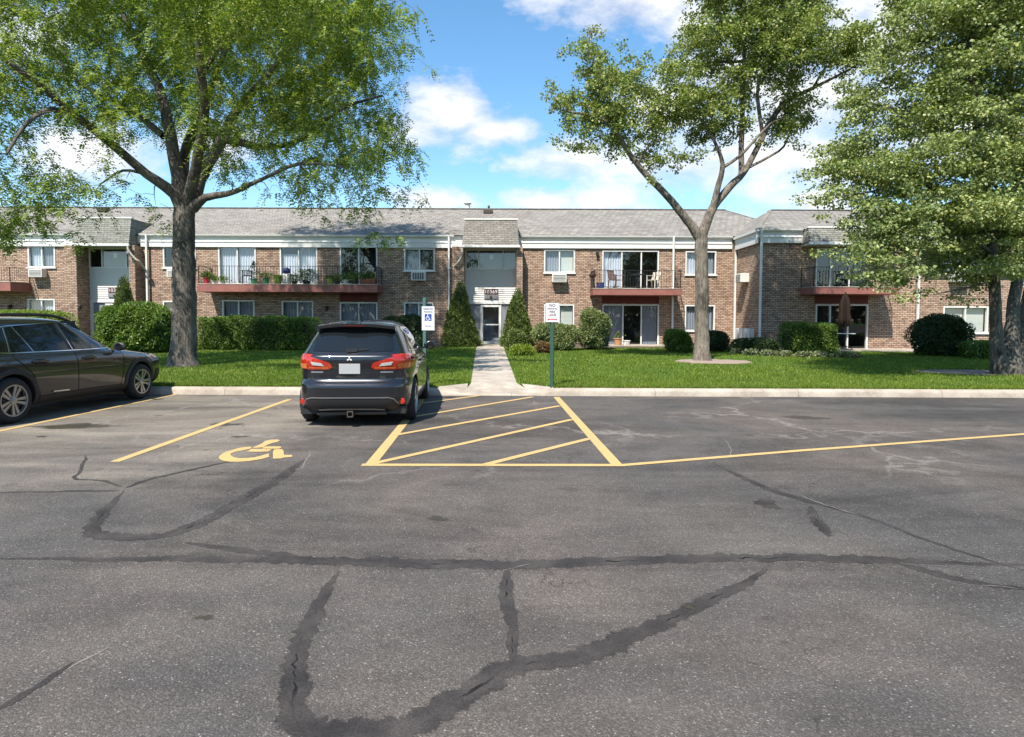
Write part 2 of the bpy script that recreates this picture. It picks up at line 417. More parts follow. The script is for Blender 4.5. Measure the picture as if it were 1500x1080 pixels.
def concrete_mat(name, col, joint=0.0, jaxis=0):
    m, t, b = new_mat(name); p = pos(t)
    n = t.noise(1.9, 8, 0.72, p); f = t.noise(55, 4, 0.7, p)
    c = t.mix(1.0, col, t.ramp(n, [(0.32, (0.58, 0.55, 0.52)), (0.7, (1.1, 1.1, 1.09))]), 'MULTIPLY')
    c = t.mix(1.0, c, t.ramp(f, [(0.3, 0.82), (0.7, 1.14)]), 'MULTIPLY')
    if joint:
        s = t.node('ShaderNodeSeparateXYZ'); t.l.new(p, s.inputs[0])
        w = t.math('ADD', s.outputs[jaxis], t.math('MULTIPLY', t.noise(12, 2, 0.5, p), 0.02))
        fr = t.math('FRACT', t.math('DIVIDE', w, joint))
        c = t.mix(t.ramp(fr, [(0.0, 1.0), (0.016 / joint, 0.0)]), c, (0.09, 0.075, 0.06))
    t.l.new(c, b.inputs['Base Color']); b.inputs['Roughness'].default_value = 0.85
    bp = t.node('ShaderNodeBump'); bp.inputs['Strength'].default_value = 0.4; bp.inputs['Distance'].default_value = 0.006
    t.l.new(f, bp.inputs['Height']); t.l.new(bp.outputs[0], b.inputs['Normal'])
    return m
def lawn_mat():
    m, t, b = new_mat("lawn"); p = pos(t)
    n = t.noise(1.1, 6, 0.65, p, 0.3); f = t.noise(26, 4, 0.75, p)
    c = t.mix(t.ramp(n, [(0.3, 0.0), (0.7, 1.0)]), (0.040, 0.105, 0.012), (0.075, 0.150, 0.020))
    c = t.mix(1.0, c, t.ramp(f, [(0.3, 0.5), (0.7, 1.4)]), 'MULTIPLY')
    t.l.new(c, b.inputs['Base Color']); b.inputs['Roughness'].default_value = 0.9; b.inputs['Specular IOR Level'].default_value = 0.2
    bp = t.node('ShaderNodeBump'); bp.inputs['Strength'].default_value = 1.0; bp.inputs['Distance'].default_value = 0.04
    t.l.new(f, bp.inputs['Height']); t.l.new(bp.outputs[0], b.inputs['Normal'])
    return m
def glass_mat(name="window_glass", tint=(0.90, 0.93, 0.94), refl=0.05):
    m, t, b = new_mat(name)
    tr = t.node('ShaderNodeBsdfTransparent'); tr.inputs[0].default_value = tint + (1,)
    gl = t.node('ShaderNodeBsdfGlossy'); gl.inputs['Roughness'].default_value = 0.02
    g_ = t.node('ShaderNodeNewGeometry'); dt = t.node('ShaderNodeVectorMath', operation='DOT_PRODUCT')
    t.l.new(g_.outputs['Normal'], dt.inputs[0]); t.l.new(g_.outputs['Incoming'], dt.inputs[1])
    fr_ = t.math('ADD', 0.04, t.math('MULTIPLY', 0.96, t.math('POWER', t.math('SUBTRACT', 1.0, t.math('ABSOLUTE', dt.outputs['Value'])), 5.0)))
    w = t.math('MULTIPLY', t.noise(1.2, 2, 0.5, pos(t)), 1.0)
    bp = t.node('ShaderNodeBump'); bp.inputs['Strength'].default_value = 0.04; bp.inputs['Distance'].default_value = 0.05
    t.l.new(w, bp.inputs['Height']); t.l.new(bp.outputs[0], gl.inputs['Normal'])
    mx = t.node('ShaderNodeMixShader'); t.l.new(t.math('ADD', fr_, refl, clamp=True), mx.inputs[0])
    t.l.new(tr.outputs[0], mx.inputs[1]); t.l.new(gl.outputs[0], mx.inputs[2])
    t.l.new(mx.outputs[0], t.n['Material Output'].inputs[0])
    return m
def car_paint(name, col, rough=0.28, metal=0.6):
    m, t, b = new_mat(name)
    fl = t.node('ShaderNodeTexVoronoi'); fl.inputs['Scale'].default_value = 900
    t.l.new(t.node('ShaderNodeTexCoord').outputs['Object'], fl.inputs['Vector'])
    s = t.node('ShaderNodeSeparateColor'); t.l.new(fl.outputs['Color'], s.inputs[0])
    t.l.new(t.mix(s.outputs[0], tuple(0.75 * c for c in col), tuple(1.3 * c for c in col)), b.inputs['Base Color'])
    b.inputs['Metallic'].default_value = metal; b.inputs['Roughness'].default_value = rough
    b.inputs['Coat Weight'].default_value = 1.0; b.inputs['Coat Roughness'].default_value = 0.04
    return m

M = {}
M['brick'] = brick_mat()
M['shingle'] = shingle_mat("shingle", (1.0, 0.95, 0.88))
M['shingle_green'] = shingle_mat("shingle_entry", (0.92, 0.94, 0.86))
M['white'] = simple("white_paint", (0.64, 0.63, 0.59), 0.5, var=0.16, scale=2.5)
M['fascia'] = simple("soffit_paint", (0.62, 0.62, 0.60), 0.6, var=0.08, scale=1.0)
M['siding'] = simple("vinyl_siding", (0.59, 0.56, 0.51), 0.45, var=0.05, scale=1.5)
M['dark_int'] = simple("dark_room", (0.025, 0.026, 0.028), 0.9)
M['curtain'] = simple("curtain_cloth", (0.54, 0.56, 0.62), 0.9, var=0.1, scale=3)
M['hall'] = simple('stair_hall', (0.50, 0.49, 0.47), 0.8)
M['curtain_grey'] = simple("grey_curtain", (0.26, 0.275, 0.32), 0.9, var=0.15, scale=3)
M['blind'] = simple("blind_vinyl", (0.55, 0.56, 0.50), 0.7, var=0.06, scale=3)
M['grey_panel'] = simple("grey_panel", (0.19, 0.20, 0.215), 0.5, var=0.06, scale=2)
M['glass'] = glass_mat()
M['alu'] = simple("window_frame_paint", (0.66, 0.66, 0.63), 0.45, var=0.05)
M['balcony'] = simple("balcony_paint", (0.25, 0.092, 0.072), 0.65, var=0.4, scale=2.5)
M['soffit_red'] = simple("dark_red_paint", (0.115, 0.02, 0.015), 0.7, var=0.15)
M['iron'] = simple("wrought_iron", (0.022, 0.02, 0.019), 0.5, var=0.2)
M['black'] = simple("black_plastic", (0.014, 0.014, 0.015), 0.55, var=0.2)
M['rubber'] = simple("tyre_rubber", (0.016, 0.016, 0.017), 0.85, var=0.2, bump=0.3)
M['ac'] = simple("ac_casing", (0.62, 0.60, 0.55), 0.5, var=0.1, scale=4)
M['ac_dark'] = simple("ac_grille", (0.09, 0.09, 0.09), 0.6)
M['vent'] = simple("roof_vent_metal", (0.07, 0.055, 0.045), 0.6, metal=0.3)
M['concrete'] = concrete_mat("path_concrete", (0.42, 0.365, 0.305), 1.5, 1)
M['kerb'] = concrete_mat("kerb_concrete", (0.43, 0.37, 0.30), 3.05, 0)
M['asphalt'] = asphalt_mat()
M['tar'] = tar_mat()
M['pale'] = simple("pale_crack_dust", (0.22, 0.195, 0.17), 0.9, var=0.3, scale=30, objspace=False)
_t = NT(M['pale'].node_tree); _p = pos(_t)
_md = _t.node('ShaderNodeAttribute', attribute_name='mid').outputs['Fac']
_al = _t.ramp(_t.math('ADD', _t.math('MULTIPLY', _md, .6), _t.math('ADD', _t.math('MULTIPLY', _t.noise(22, 5, 0.75, _p), .9), -0.35)), [(0.30, 0.0), (0.62, 0.75)])
_t.l.new(_al, _t.n['Principled BSDF'].inputs['Alpha'])
M['yellow'] = road_paint_mat()
M['lawn'] = lawn_mat()
M['mulch'] = simple("mulch", (0.27, 0.20, 0.165), 0.95, var=0.5, scale=22, bump=1.0, objspace=False)
M['soil'] = simple("bed_soil", (0.085, 0.062, 0.045), 0.95, var=0.5, scale=14, bump=1.0, objspace=False)
M['sign_white'] = simple("sign_white", (0.62, 0.62, 0.60), 0.4, var=0.03)
M['sign_blue'] = simple("sign_blue", (0.025, 0.06, 0.26), 0.4)
M['sign_text'] = simple("sign_lettering", (0.05, 0.06, 0.13), 0.5)
M['sign_red'] = simple("sign_red", (0.45, 0.03, 0.04), 0.4)
M['sign_dark'] = simple("sign_dark_lettering", (0.10, 0.02, 0.03), 0.5)
M['post_green'] = simple("green_post", (0.055, 0.125, 0.095), 0.5, var=0.2)
M['rust'] = simple("rusted_post", (0.23, 0.115, 0.06), 0.85, var=0.4, scale=20)
M['plaque'] = simple("plaque_brown", (0.075, 0.02, 0.022), 0.5)
M['galv'] = simple("grey_box", (0.21, 0.21, 0.21), 0.5)
M['copper'] = simple("tan_pipe", (0.45, 0.40, 0.33), 0.5)

# ------------------------------------------------------------------ the setting
YK = 13.0                                  # kerb face
YF = 31.5                                  # main brick face
def gz(y):                                 # lawn height
    return 0.15 + 0.20 * min(1.0, max(0.0, (y - YK - 0.2) / (YF - YK - 0.2)))
def L(px, py):                             # point on the lawn
    z = 0.15
    for _ in range(6):
        p = G(px, py, z); z = gz(p.y)
    return Vector((p.x, p.y, z))

def sheet(name, xs, ys, zf, mat):
    mb = MB(); nx = len(xs)
    mb.v = [(x, y, zf(x, y)) for y in ys for x in xs]
    mb.f = [(j * nx + i, j * nx + i + 1, (j + 1) * nx + i + 1, (j + 1) * nx + i) for j in range(len(ys) - 1) for i in range(nx - 1)]
    return tag(mb.build(name, mat, smooth=True), kind='structure')
sheet('ground', [-1500, 0, 1500], [-1500, 0, 1500], lambda x, y: -0.4, M['lawn'])
sheet('parking_lot', np.linspace(-160, 160, 9), np.linspace(-160, YK + 0.05, 9), lambda x, y: 0.0, M['asphalt'])
lawn_ys = list(np.linspace(YK + 0.15, 34, 40)) + [60, 160]
lawn_ys = sorted(lawn_ys + [YK + .3 + .1 * k for k in range(9)])
lawn_xs = sorted(list(np.linspace(-160, 160, 65)) + list(np.linspace(-2.4, 1.8, 43)))
def lawn_z(x, y):
    z = gz(y) + (0.012 * math.sin(x * 0.9 + y * 0.5) if 14 < y < 30 else 0)
    if abs(x + .35) < 1.35 - (y - YK - .2) * .9 and y < YK + 1.2: z = -.03
    return z
sheet('lawn', lawn_xs, lawn_ys, lawn_z, M['lawn'])

def kerb_h(x):
    return float(np.interp(x, [-1.75, -0.98, 0.42, 1.0], [0.15, 0.028, 0.028, 0.15]))
def make_kerb():
    xs = sorted(list(np.linspace(-60, 60, 161)) + list(np.linspace(-1.9, 1.2, 25)))
    mb = MB(); prof = lambda h: [(0.0, -0.05), (0.012, h * 0.6), (0.035, h - 0.018), (0.07, h), (0.20, h + 0.004), (0.20, -0.1)]
    for x in xs:
        j = 0.006 * math.sin(x * 1.3) + 0.004 * math.sin(x * 4.1)
        mb.v += [(x, YK + a + j, b) for a, b in prof(kerb_h(x))]
    n = 6
    mb.f = [(i * n + k, i * n + k + 1, (i + 1) * n + k + 1, (i + 1) * n + k) for i in range(len(xs) - 1) for k in range(n - 1)]
    tag(mb.build('kerb', M['kerb'], smooth=True, angle=50), kind='structure')
make_kerb()
def make_path():
    mb = MB(); rows = []
    a0, a1 = L(690, 562), L(757, 562); b0, b1 = L(698, 508), L(737, 508)
    for i in range(13):
        f = i / 12
        l, r = a0.lerp(b0, f), a1.lerp(b1, f); l.z = gz(l.y) + 0.012; r.z = gz(r.y) + 0.012
        rows.append((l, r))
    rows[-1] = (Vector((rows[-1][0].x, 31.75, .365)), Vector((rows[-1][1].x, 31.75, .365)))
    apron = [(Vector((-1.05, YK + 0.19, 0.034)), Vector((0.46, YK + 0.19, 0.034))), (Vector((-0.99, YK + 0.6, 0.10)), Vector((0.30, YK + 0.6, 0.10)))]
    rows = apron + rows
    for l, r in rows: mb.v += [tuple(l), tuple(r)]
    mb.f = [(2 * i, 2 * i + 1, 2 * i + 3, 2 * i + 2) for i in range(len(rows) - 1)]
    tag(mb.build('path', M['concrete']), kind='structure')
    # flared wings of the ramp
    w = MB()
    w.add([(-1.75, YK + .19, .156), (-1.05, YK + .19, .034), (-0.99, YK + .6, .10), (-1.0, YK + 0.9, 0.17)], [(0, 1, 2, 3)])
    w.add([(1.0, YK + .19, .156), (0.46, YK + .19, .034), (0.30, YK + .6, .10), (0.22, YK + 0.9, .17)], [(0, 3, 2, 1)])
    tag(w.build('kerb_ramp', M['concrete']), kind='structure')
make_path()

def catmull(pts, step):
    pts = [Vector(p) for p in pts]; out = []
    q = [pts[0] * 2 - pts[1]] + pts + [pts[-1] * 2 - pts[-2]]
    for i in range(1, len(q) - 2):
        n = max(2, int((q[i + 1] - q[i]).length / step))
        for k in range(n):
            t = k / n; p0, p1, p2, p3 = q[i - 1], q[i], q[i + 1], q[i + 2]
            out.append(0.5 * ((2 * p1) + (p2 - p0) * t + (2 * p0 - 5 * p1 + 4 * p2 - p3) * t * t + (3 * p1 - p0 - 3 * p2 + p3) * t ** 3))
    out.append(pts[-1]); return out
def ribbon(name, px_pts, widths, mat, z, jit=0.25, seed=0, straight=False):
    rr = random.Random(seed); pts = [G(*p) for p in px_pts]
    path = catmull(pts, 0.035) if not straight else pts
    n = len(path); mb = MB()
    ws = np.interp(np.linspace(0, len(widths) - 1, n), range(len(widths)), widths)
    jl = jr = 0.0; wob = 0.0
    for i, p in enumerate(path):
        d = path[min(i + 1, n - 1)] - path[max(i - 1, 0)]; d.z = 0; d.normalize()
        s = Vector((-d.y, d.x, 0))
        jl = 0.8 * jl + 0.2 * rr.uniform(-2, 2) * jit; jr = 0.8 * jr + 0.2 * rr.uniform(-2, 2) * jit
        wob = 0.9 * wob + rr.uniform(-1, 1) * 0.006 * (jit > 0)
        e = min(1, 4 * i / n + .3, 4 * (n - 1 - i) / n + .3) if jit else 1
        w = ws[i] / 2 * e * (1.08 if jit else 1); p = Vector((p.x, p.y, 0)) + s * wob
        a, b = p + s * w * (1 + jl + rr.uniform(-.25, .25) * (jit > 0)), p - s * w * (1 + jr + rr.uniform(-.25, .25) * (jit > 0))
        m_ = (a + b) / 2
        mb.v += [(a.x, a.y, z), (m_.x, m_.y, z), (b.x, b.y, z)]
    mb.f = [(3 * i + k, 3 * i + k + 1, 3 * i + k + 4, 3 * i + k + 3) for i in range(n - 1) for k in (0, 1)]
    ob = mb.build(name, mat)
    at = ob.data.attributes.new('mid', 'FLOAT', 'POINT')
    at.data.foreach_set('value', [v for i in range(n) for v in (0.0, min(1.0, 12 * i / n, 12 * (n - 1 - i) / n) if jit else 1.0, 0.0)])
    return tag(ob, kind='structure')
tar_lines = [
    ([(-60, 819), (120, 819), (250, 818), (440, 820), (560, 824), (750, 827), (900, 821), (1100, 818), (1250, 819), (1400, 824), (1560, 828)], [.06, .08, .10, .13, .16, .15, .16, .16, .15, .11, .10]),
    ([(497, 828), (470, 880), (447, 930), (434, 985), (429, 1040), (445, 1068), (500, 1075), (600, 1060), (680, 1015), (750, 972), (850, 960), (950, 920), (1040, 880), (1100, 850), (1128, 824)], [.10, .11, .12, .12, .13, .15, .17, .16, .15, .14, .12, .11, .11, .10, .09]),
    ([(745, 832), (742, 870), (754, 920), (752, 975)], [.07, .08, .07, .06]),
    ([(183, 716), (152, 750), (136, 775), (150, 786), (225, 787), (272, 775), (332, 745), (402, 705), (452, 668)], [.05, .10, .13, .15, .15, .15, .14, .12, .06]),
    ([(180, 719), (100, 720), (-20, 722)], [.07, .06, .04]),
    ([(182, 716), (230, 700), (320, 680), (345, 676)], [.09, .07, .05]),
    ([(125, 666), (118, 690), (108, 702), (150, 704), (182, 714)], [.03, .035, .04, .05]),
    ([(270, 795), (350, 808), (450, 817)], [.08, .09, .10]),
    ([(1045, 677), (1080, 696), (1130, 718), (1180, 734), (1260, 755), (1340, 785), (1440, 818), (1530, 845)], [.06, .09, .10, .10, .06, .04, .05, .05]),
    ([(1188, 741), (1198, 765), (1216, 787)], [.07, .10, .10]),
    ([(1310, 824), (1380, 842), (1440, 855), (1530, 866)], [.08, .10, .07, .06]),
    ([(-10, 1045), (60, 1003), (112, 968)], [.05, .05, .02]),
]
for i, (pts, ws) in enumerate(tar_lines):
    ribbon('crack_sealant', pts, ws, M['tar'], 0.0012 + 0.0001 * i, seed=i)
pale_lines = [
    ([(438, 690), (452, 668), (450, 660)], [.03, .04, .02]), ([(90, 985), (140, 958), (165, 945)], [.012, .03, .01]),
    ([(560, 722), (620, 706), (690, 690)], [.02, .03, .02]),
    ([(1166, 722), (1200, 738), (1265, 757)], [.02, .03, .02]),
    ([(870, 636), (1000, 640), (1130, 633), (1340, 622)], [.02, .03, .02, .02]), 
    ([(1060, 640), (1072, 660), (1060, 676)], [.02, .02, .015]), ([(590, 632), (700, 634), (790, 630)], [.02, .025, .02]),
    ([(640, 655), (720, 660), (830, 652)], [.02, .02, .015]), ([(780, 825), (760, 832), (735, 838)], [.01, .02, .01]),
    ([(1430, 858), (1470, 860), (1500, 866)], [.01, .02, .01]), ([(0, 716), (40, 712), (60, 718)], [.02, .03, .02]),
]
for i, (pts, ws) in enumerate(pale_lines):
    ribbon('pale_crack', pts, ws, M['pale'], 0.003 + 0.0001 * i, jit=0.5, seed=40 + i)
def stain(px, py, rx, ry, mat, z, seed):
    rr = random.Random(seed); c = G(px, py); mb = MB(); n = 40; ph = [rr.uniform(0, 6.28) for _ in range(4)]
    mb.v = [(c.x, c.y, z)]
    for k in range(n):
        a = 2 * math.pi * k / n; q = 1 + .22 * math.sin(2 * a + ph[0]) + .15 * math.sin(3 * a + ph[1]) + .1 * math.sin(7 * a + ph[2]) + rr.uniform(-.06, .06)
        mb.v.append((c.x + rx * q * math.cos(a), c.y + ry * q * math.sin(a), z))
    mb.f = [(0, 1 + k, 1 + (k + 1) % n) for k in range(n)]
    ob = mb.build('oil_stain', mat); at = ob.data.attributes.new('mid', 'FLOAT', 'POINT'); at.data.foreach_set('value', [0.95] + [0.0] * n)
    return tag(ob, kind='structure')
M['oil'] = simple("oil_stain", (0.05, 0.042, 0.026), 0.5, var=0.5, scale=9, objspace=False)
_t = NT(M['oil'].node_tree); _p = pos(_t)
_al = _t.ramp(_t.math('ADD', _t.node('ShaderNodeAttribute', attribute_name='mid').outputs['Fac'], _t.math('MULTIPLY', _t.math('SUBTRACT', _t.noise(7, 6, 0.7, _p), .5), 1.1)), [(0.12, 0.0), (0.6, 0.8)])
_t.l.new(_al, _t.n['Principled BSDF'].inputs['Alpha'])
stain(112, 624, 0.62, 0.26, M['oil'], 0.0026, 3); stain(90, 627, 0.45, 0.17, M['oil'], 0.0028, 4); stain(116, 622, 0.24, 0.11, M['tar'], 0.003, 5)
stain(1122, 738, 0.13, 0.13, M['tar'], 0.0026, 6); stain(330, 622, .30, .22, M['oil'], 0.0027, 7); stain(352, 640, .14, .10, M['oil'], 0.0029, 8); stain(60, 640, .10, .06, M['oil'], .003, 9)
stain(1180, 612, .5, .22, M['oil'], .0027, 10); stain(640, 760, .10, .08, M['oil'], .0027, 11); stain(1010, 890, .05, .05, M['oil'], .0027, 12); stain(300, 905, .06, .05, M['oil'], .0028, 13)

# painted lines: (x0,y0)-(x1,y1) in ground metres with a width
def stripe(a, b, w, z):
    ribbon('parking_line', [a, b], [w, w], M['yellow'], z, jit=0, straight=True)
z0 = 0.0046
stripe((168, 677), (424, 585.5), 0.11, z0)
stripe((-30, 638), (265, 576.5), 0.10, z0)
stripe((542, 682), (608, 600), 0.125, z0)
stripe((600, 612), (618, 585), 0.125, z0 + .00008)
stripe((905, 683), (815, 582), 0.125, z0 + .00016)
stripe((530, 681.5), (915, 682), 0.105, z0 + .00024)
stripe((912, 682), (1180, 660), 0.095, z0 + .00032); stripe((1176, 660.5), (1560, 632), 0.095, z0 + .001)
stripe((545, 680), (838, 615), 0.10, z0 + .0012)
stripe((708, 682), (864, 643), 0.10, z0 + .0014)
stripe((578, 638), (820, 595), 0.10, z0 + .0016)
stripe((600, 612), (780, 582), 0.10, z0 + .0018)
stripe((612, 592), (702, 580), 0.10, z0 + .002)

def access_symbol():
    mb = MB(); z = 0.0050
    K = lambda x, y: (300 + x / 9.375, 630 + y / 9.375)
    def poly(pts, dz=0.0):
        b = len(mb.v); g = [G(*K(*p)) for p in pts]; mb.v.extend([(p.x, p.y, z + dz) for p in g]); mb.f.append(tuple(range(b, b + len(g))))
    out = [(640, 236), (560, 240), (480, 250), (400, 272), (290, 306), (225, 343), (190, 372), (200, 402), (250, 427), (330, 440), (450, 443), (600, 433), (780, 404), (885, 374)]
    inn = [(640, 252), (605, 266), (500, 288), (420, 304), (362, 326), (350, 348), (372, 366), (400, 380), (440, 388), (480, 393), (580, 391), (700, 377), (800, 351), (878, 328)]
    for k in range(13): poly([out[k], out[k + 1], inn[k + 1], inn[k]])
    poly([(655, 246), (700, 228), (785, 190), (830, 155), (900, 140), (1000, 136), (1032, 150), (990, 172), (930, 183), (870, 206), (800, 244), (690, 251)], .0004)
    poly([(800, 246), (850, 232), (1040, 232), (1052, 246), (1020, 263), (790, 263)], .0008)
    poly([(585, 303), (640, 266), (925, 271), (868, 302), (700, 308)], .0012)
    poly([(936, 306), (955, 272), (1060, 270), (1080, 290), (1088, 350), (1190, 349), (1206, 364), (1190, 379), (1080, 386), (1060, 397), (938, 402)], .0016)
    tag(mb.build('painted_access_symbol', M['yellow']), kind='structure')
access_symbol()

# ------------------------------------------------------------------ the apartment building
YW = 28.4                                   # brick face of the forward wing
bld = empty('apartment_building', (0, YF, 0.35), 'long two storey brown brick apartment building with grey shingle roof and balconies', 'building')
def Z(py, Y, px=718): return P(px, py, Y).z
def X(px, Y, py=430): return P(px, py, Y).x
def rect(px0, px1, py0, py1, Y):
    c = (px0 + px1) / 2
    return (X(px0, Y, (py0 + py1) / 2), X(px1, Y, (py0 + py1) / 2), Z(py1, Y, c), Z(py0, Y, c))

def wall_front(mb, x0, x1, z0, z1, y, holes, depth=0.14):
    holes = [h for h in holes if h[0] > x0 and h[1] < x1]
    xs = sorted({x0, x1, *[h[0] for h in holes], *[h[1] for h in holes]})
    zs = sorted({z0, z1, *[h[2] for h in holes], *[h[3] for h in holes]})
    for i in range(len(xs) - 1):
        for j in range(len(zs) - 1):
            cx, cz = (xs[i] + xs[i + 1]) / 2, (zs[j] + zs[j + 1]) / 2
            if any(h[0] < cx < h[1] and h[2] < cz < h[3] for h in holes): continue
            mb.quad((xs[i], y, zs[j]), (xs[i + 1], y, zs[j]), (xs[i + 1], y, zs[j + 1]), (xs[i], y, zs[j + 1]))
    for (a, b, c, d) in holes:
        mb.quad((a, y, c), (a, y + depth, c), (a, y + depth, d), (a, y, d)); mb.quad((b, y, c), (b, y, d), (b, y + depth, d), (b, y + depth, c))
        mb.quad((a, y, d), (a, y + depth, d), (b, y + depth, d), (b, y, d)); mb.quad((a, y, c), (b, y, c), (b, y + depth, c), (a, y + depth, c))

def wavy(mb, x0, x1, z0, z1, y, amp=0.025, pitch=0.09):
    n = max(4, int((x1 - x0) / pitch * 4)); b = len(mb.v)
    for i in range(n + 1):
        x = x0 + (x1 - x0) * i / n; yy = y + amp * math.sin(2 * math.pi * (x - x0) / pitch)
        mb.v += [(x, yy, z0), (x, yy, z1)]
    mb.f += [(b + 2 * i, b + 2 * i + 2, b + 2 * i + 3, b + 2 * i + 1) for i in range(n)]
def window(r, Y, panes, door=False, sill=True, fr=0.065, widths=None, frame='white'):
    x0, x1, z0, z1 = r; n = len(panes)
    widths = widths or [1.0 / n] * n
    f = MB(); ya, yb = Y - 0.025, Y + 0.09
    f.box(x0, x0 + fr, ya, yb, z0, z1); f.box(x1 - fr, x1, ya, yb, z0, z1)
    f.box(x0 + fr, x1 - fr, ya, yb, z1 - fr, z1); f.box(x0 + fr, x1 - fr, ya, yb, z0, z0 + fr)
    xi, xe = x0 + fr, x1 - fr; xc = xi; edges = []
    for k, w in enumerate(widths):
        x2 = xc + (xe - xi) * w; edges.append((xc, x2))
        if k < n - 1: f.box(x2 - 0.03, x2 + 0.03, Y + 0.002, yb - 0.004, z0 + fr, z1 - fr)
        xc = x2
    wroot = f.build('sliding_door' if door else 'window', M[frame], bld, world=True)
    g = MB(); c = {}
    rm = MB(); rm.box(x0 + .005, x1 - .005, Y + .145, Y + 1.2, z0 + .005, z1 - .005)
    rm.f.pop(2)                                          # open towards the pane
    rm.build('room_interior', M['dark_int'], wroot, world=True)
    for k, (a, b) in enumerate(edges):
        s = 0.024                                         # the sash of each light
        yo = Y + (0.045 if k % 2 == 0 else 0.065)
        g.quad((a + s, yo, z0 + fr + s), (b - s, yo, z0 + fr + s), (b - s, yo, z1 - fr - s), (a + s, yo, z1 - fr - s))
        p = panes[k]
        if p in 'cgbhv':
            mb = c.setdefault({'c': 'curtain', 'h': 'curtain', 'g': 'curtain_grey', 'b': 'blind', 'v': 'curtain_grey'}[p], MB())
            zt = z1 - fr; zb = z0 + fr + .02
            if p == 'h': zt = z0 + (z1 - z0) * 0.78
            if p == 'b':
                k2 = int((zt - zb) / 0.05)
                for q in range(k2): mb.quad((a + .02, Y + .165, zb + q * .05), (b - .02, Y + .165, zb + q * .05), (b - .02, Y + .185, zb + (q + 1) * .05 + .004), (a + .02, Y + .185, zb + (q + 1) * .05 + .004))
            else: wavy(mb, a + .01, b - .01, zb, zt, Y + .18, 0.03 if p != 'v' else .018, 0.13 if p != 'v' else .09)
    g.build('pane', M['glass'], wroot, world=True)
    for k, mb in c.items(): mb.build('blind' if k == 'blind' else 'curtain', M[k], wroot, world=True)
    if sill:
        MB().box(x0 - .05, x1 + .05, Y - 0.07, Y - 0.0255, z0 - .05, z0 + .012).build('sill', M['white'], wroot, world=True)
    return wroot

# --- openings on the main brick face
main_open = [((41, 81, 359, 392), 'cg', 0, {}), ((41, 81, 438, 472), 'cc', 0, {}), ((239, 287, 361, 393), 'dg', 0, {}), ((239, 287, 441, 474), 'gd', 0, {}),
             ((320, 375, 359, 417), 'cc', 1, {}), ((410, 465, 359, 417), 'hc', 1, {}), ((498, 553, 361, 417), 'dd', 1, {}),
             ((326, 373, 440, 476), 'gg', 0, {}), ((413, 459, 441, 476), 'gv', 0, {}), ((498, 553, 443, 478), 'vg', 0, {}),
             ((592, 637, 364, 397), 'gd', 0, {}), ((592, 635, 443, 478), 'gc', 0, {}),
             ((797, 842, 366, 400), 'gb', 0, {}), ((797, 841, 446, 480), 'db', 0, {}),
             ((882, 965, 367, 424), 'cdd', 1, {'widths': [.34, .36, .30]}), ((882, 965, 446, 509), 'vdv', 1, {'widths': [.36, .34, .30]}),
             ((1004, 1049, 368, 403), 'cg', 0, {}), ((1003, 1047, 447, 485), 'gg', 0, {})]
wing_open = [((1195, 1273, 364, 425), 'ddg', 1, {'widths': [.26, .38, .36]}), ((1194, 1271, 446, 516), 'ddd', 1, {'widths': [.27, .36, .37]}),
             ((1381, 1447, 360, 396), 'gd', 0, {}), ((1381, 1447, 449, 488), 'bb', 0, {})]
main_rects = [rect(*o[0], YF) for o in main_open]
wing_rects = [rect(*o[0], YW) for o in wing_open]
XI = X(1076, YF)                             # inner corner where the wing starts
XWS = XI + 0.03
ent_c, ent_l = X(718.5, 30.7), X(149, 30.7)  # entry bay centres
BL, BR = -1.93, 1.60                         # bay extent about its centre
OL, OR_ = -1.33, 1.30                        # opening
Z_G = 0.2                                    # below the lawn at the wall
zgut = Z(345, 31.3)
wm = MB()
for (a, b) in ((-48, ent_l + BL), (ent_l + BR, ent_c + BL), (ent_c + BR, XI)):
    wall_front(wm, a, b, Z_G, zgut, YF, main_rects)
zwt = Z(335.5, 28.2, 1150)                   # wing eave
wall_front(wm, XWS, 48, Z_G, zwt, YW, wing_rects)
wm.quad((XWS, YW, Z_G), (XWS, YF + .2, Z_G), (XWS, YF + .2, zwt), (XWS, YW, zwt))
for xc in (ent_c, ent_l):                    # brick piers and cheeks of the entry bays
    zt = Z(361, 30.7)
    wm.box(xc + BL, xc + OL, 30.85, 31.9, Z_G, zt); wm.box(xc + OR_, xc + BR, 30.85, 31.9, Z_G, zt)
wm.quad((-48, YF, Z_G), (-48, 41, Z_G), (-48, 41, zgut), (-48, YF, zgut))
wm.quad((-48, 41, Z_G), (48, 41, Z_G), (48, 41, zgut), (-48, 41, zgut))
wm.quad((48, YW, Z_G), (48, 41, Z_G), (48, 41, zgut), (48, YW, zgut))
wm.build('brick_wall', M['brick'], bld, world=True)
for (px, kind, door, kw), r in zip(main_open, main_rects): window(r, YF, kind, bool(door), sill=not door, **kw)
for (px, kind, door, kw), r in zip(wing_open, wing_rects): window(r, YW, kind, bool(door), sill=not door, **kw)

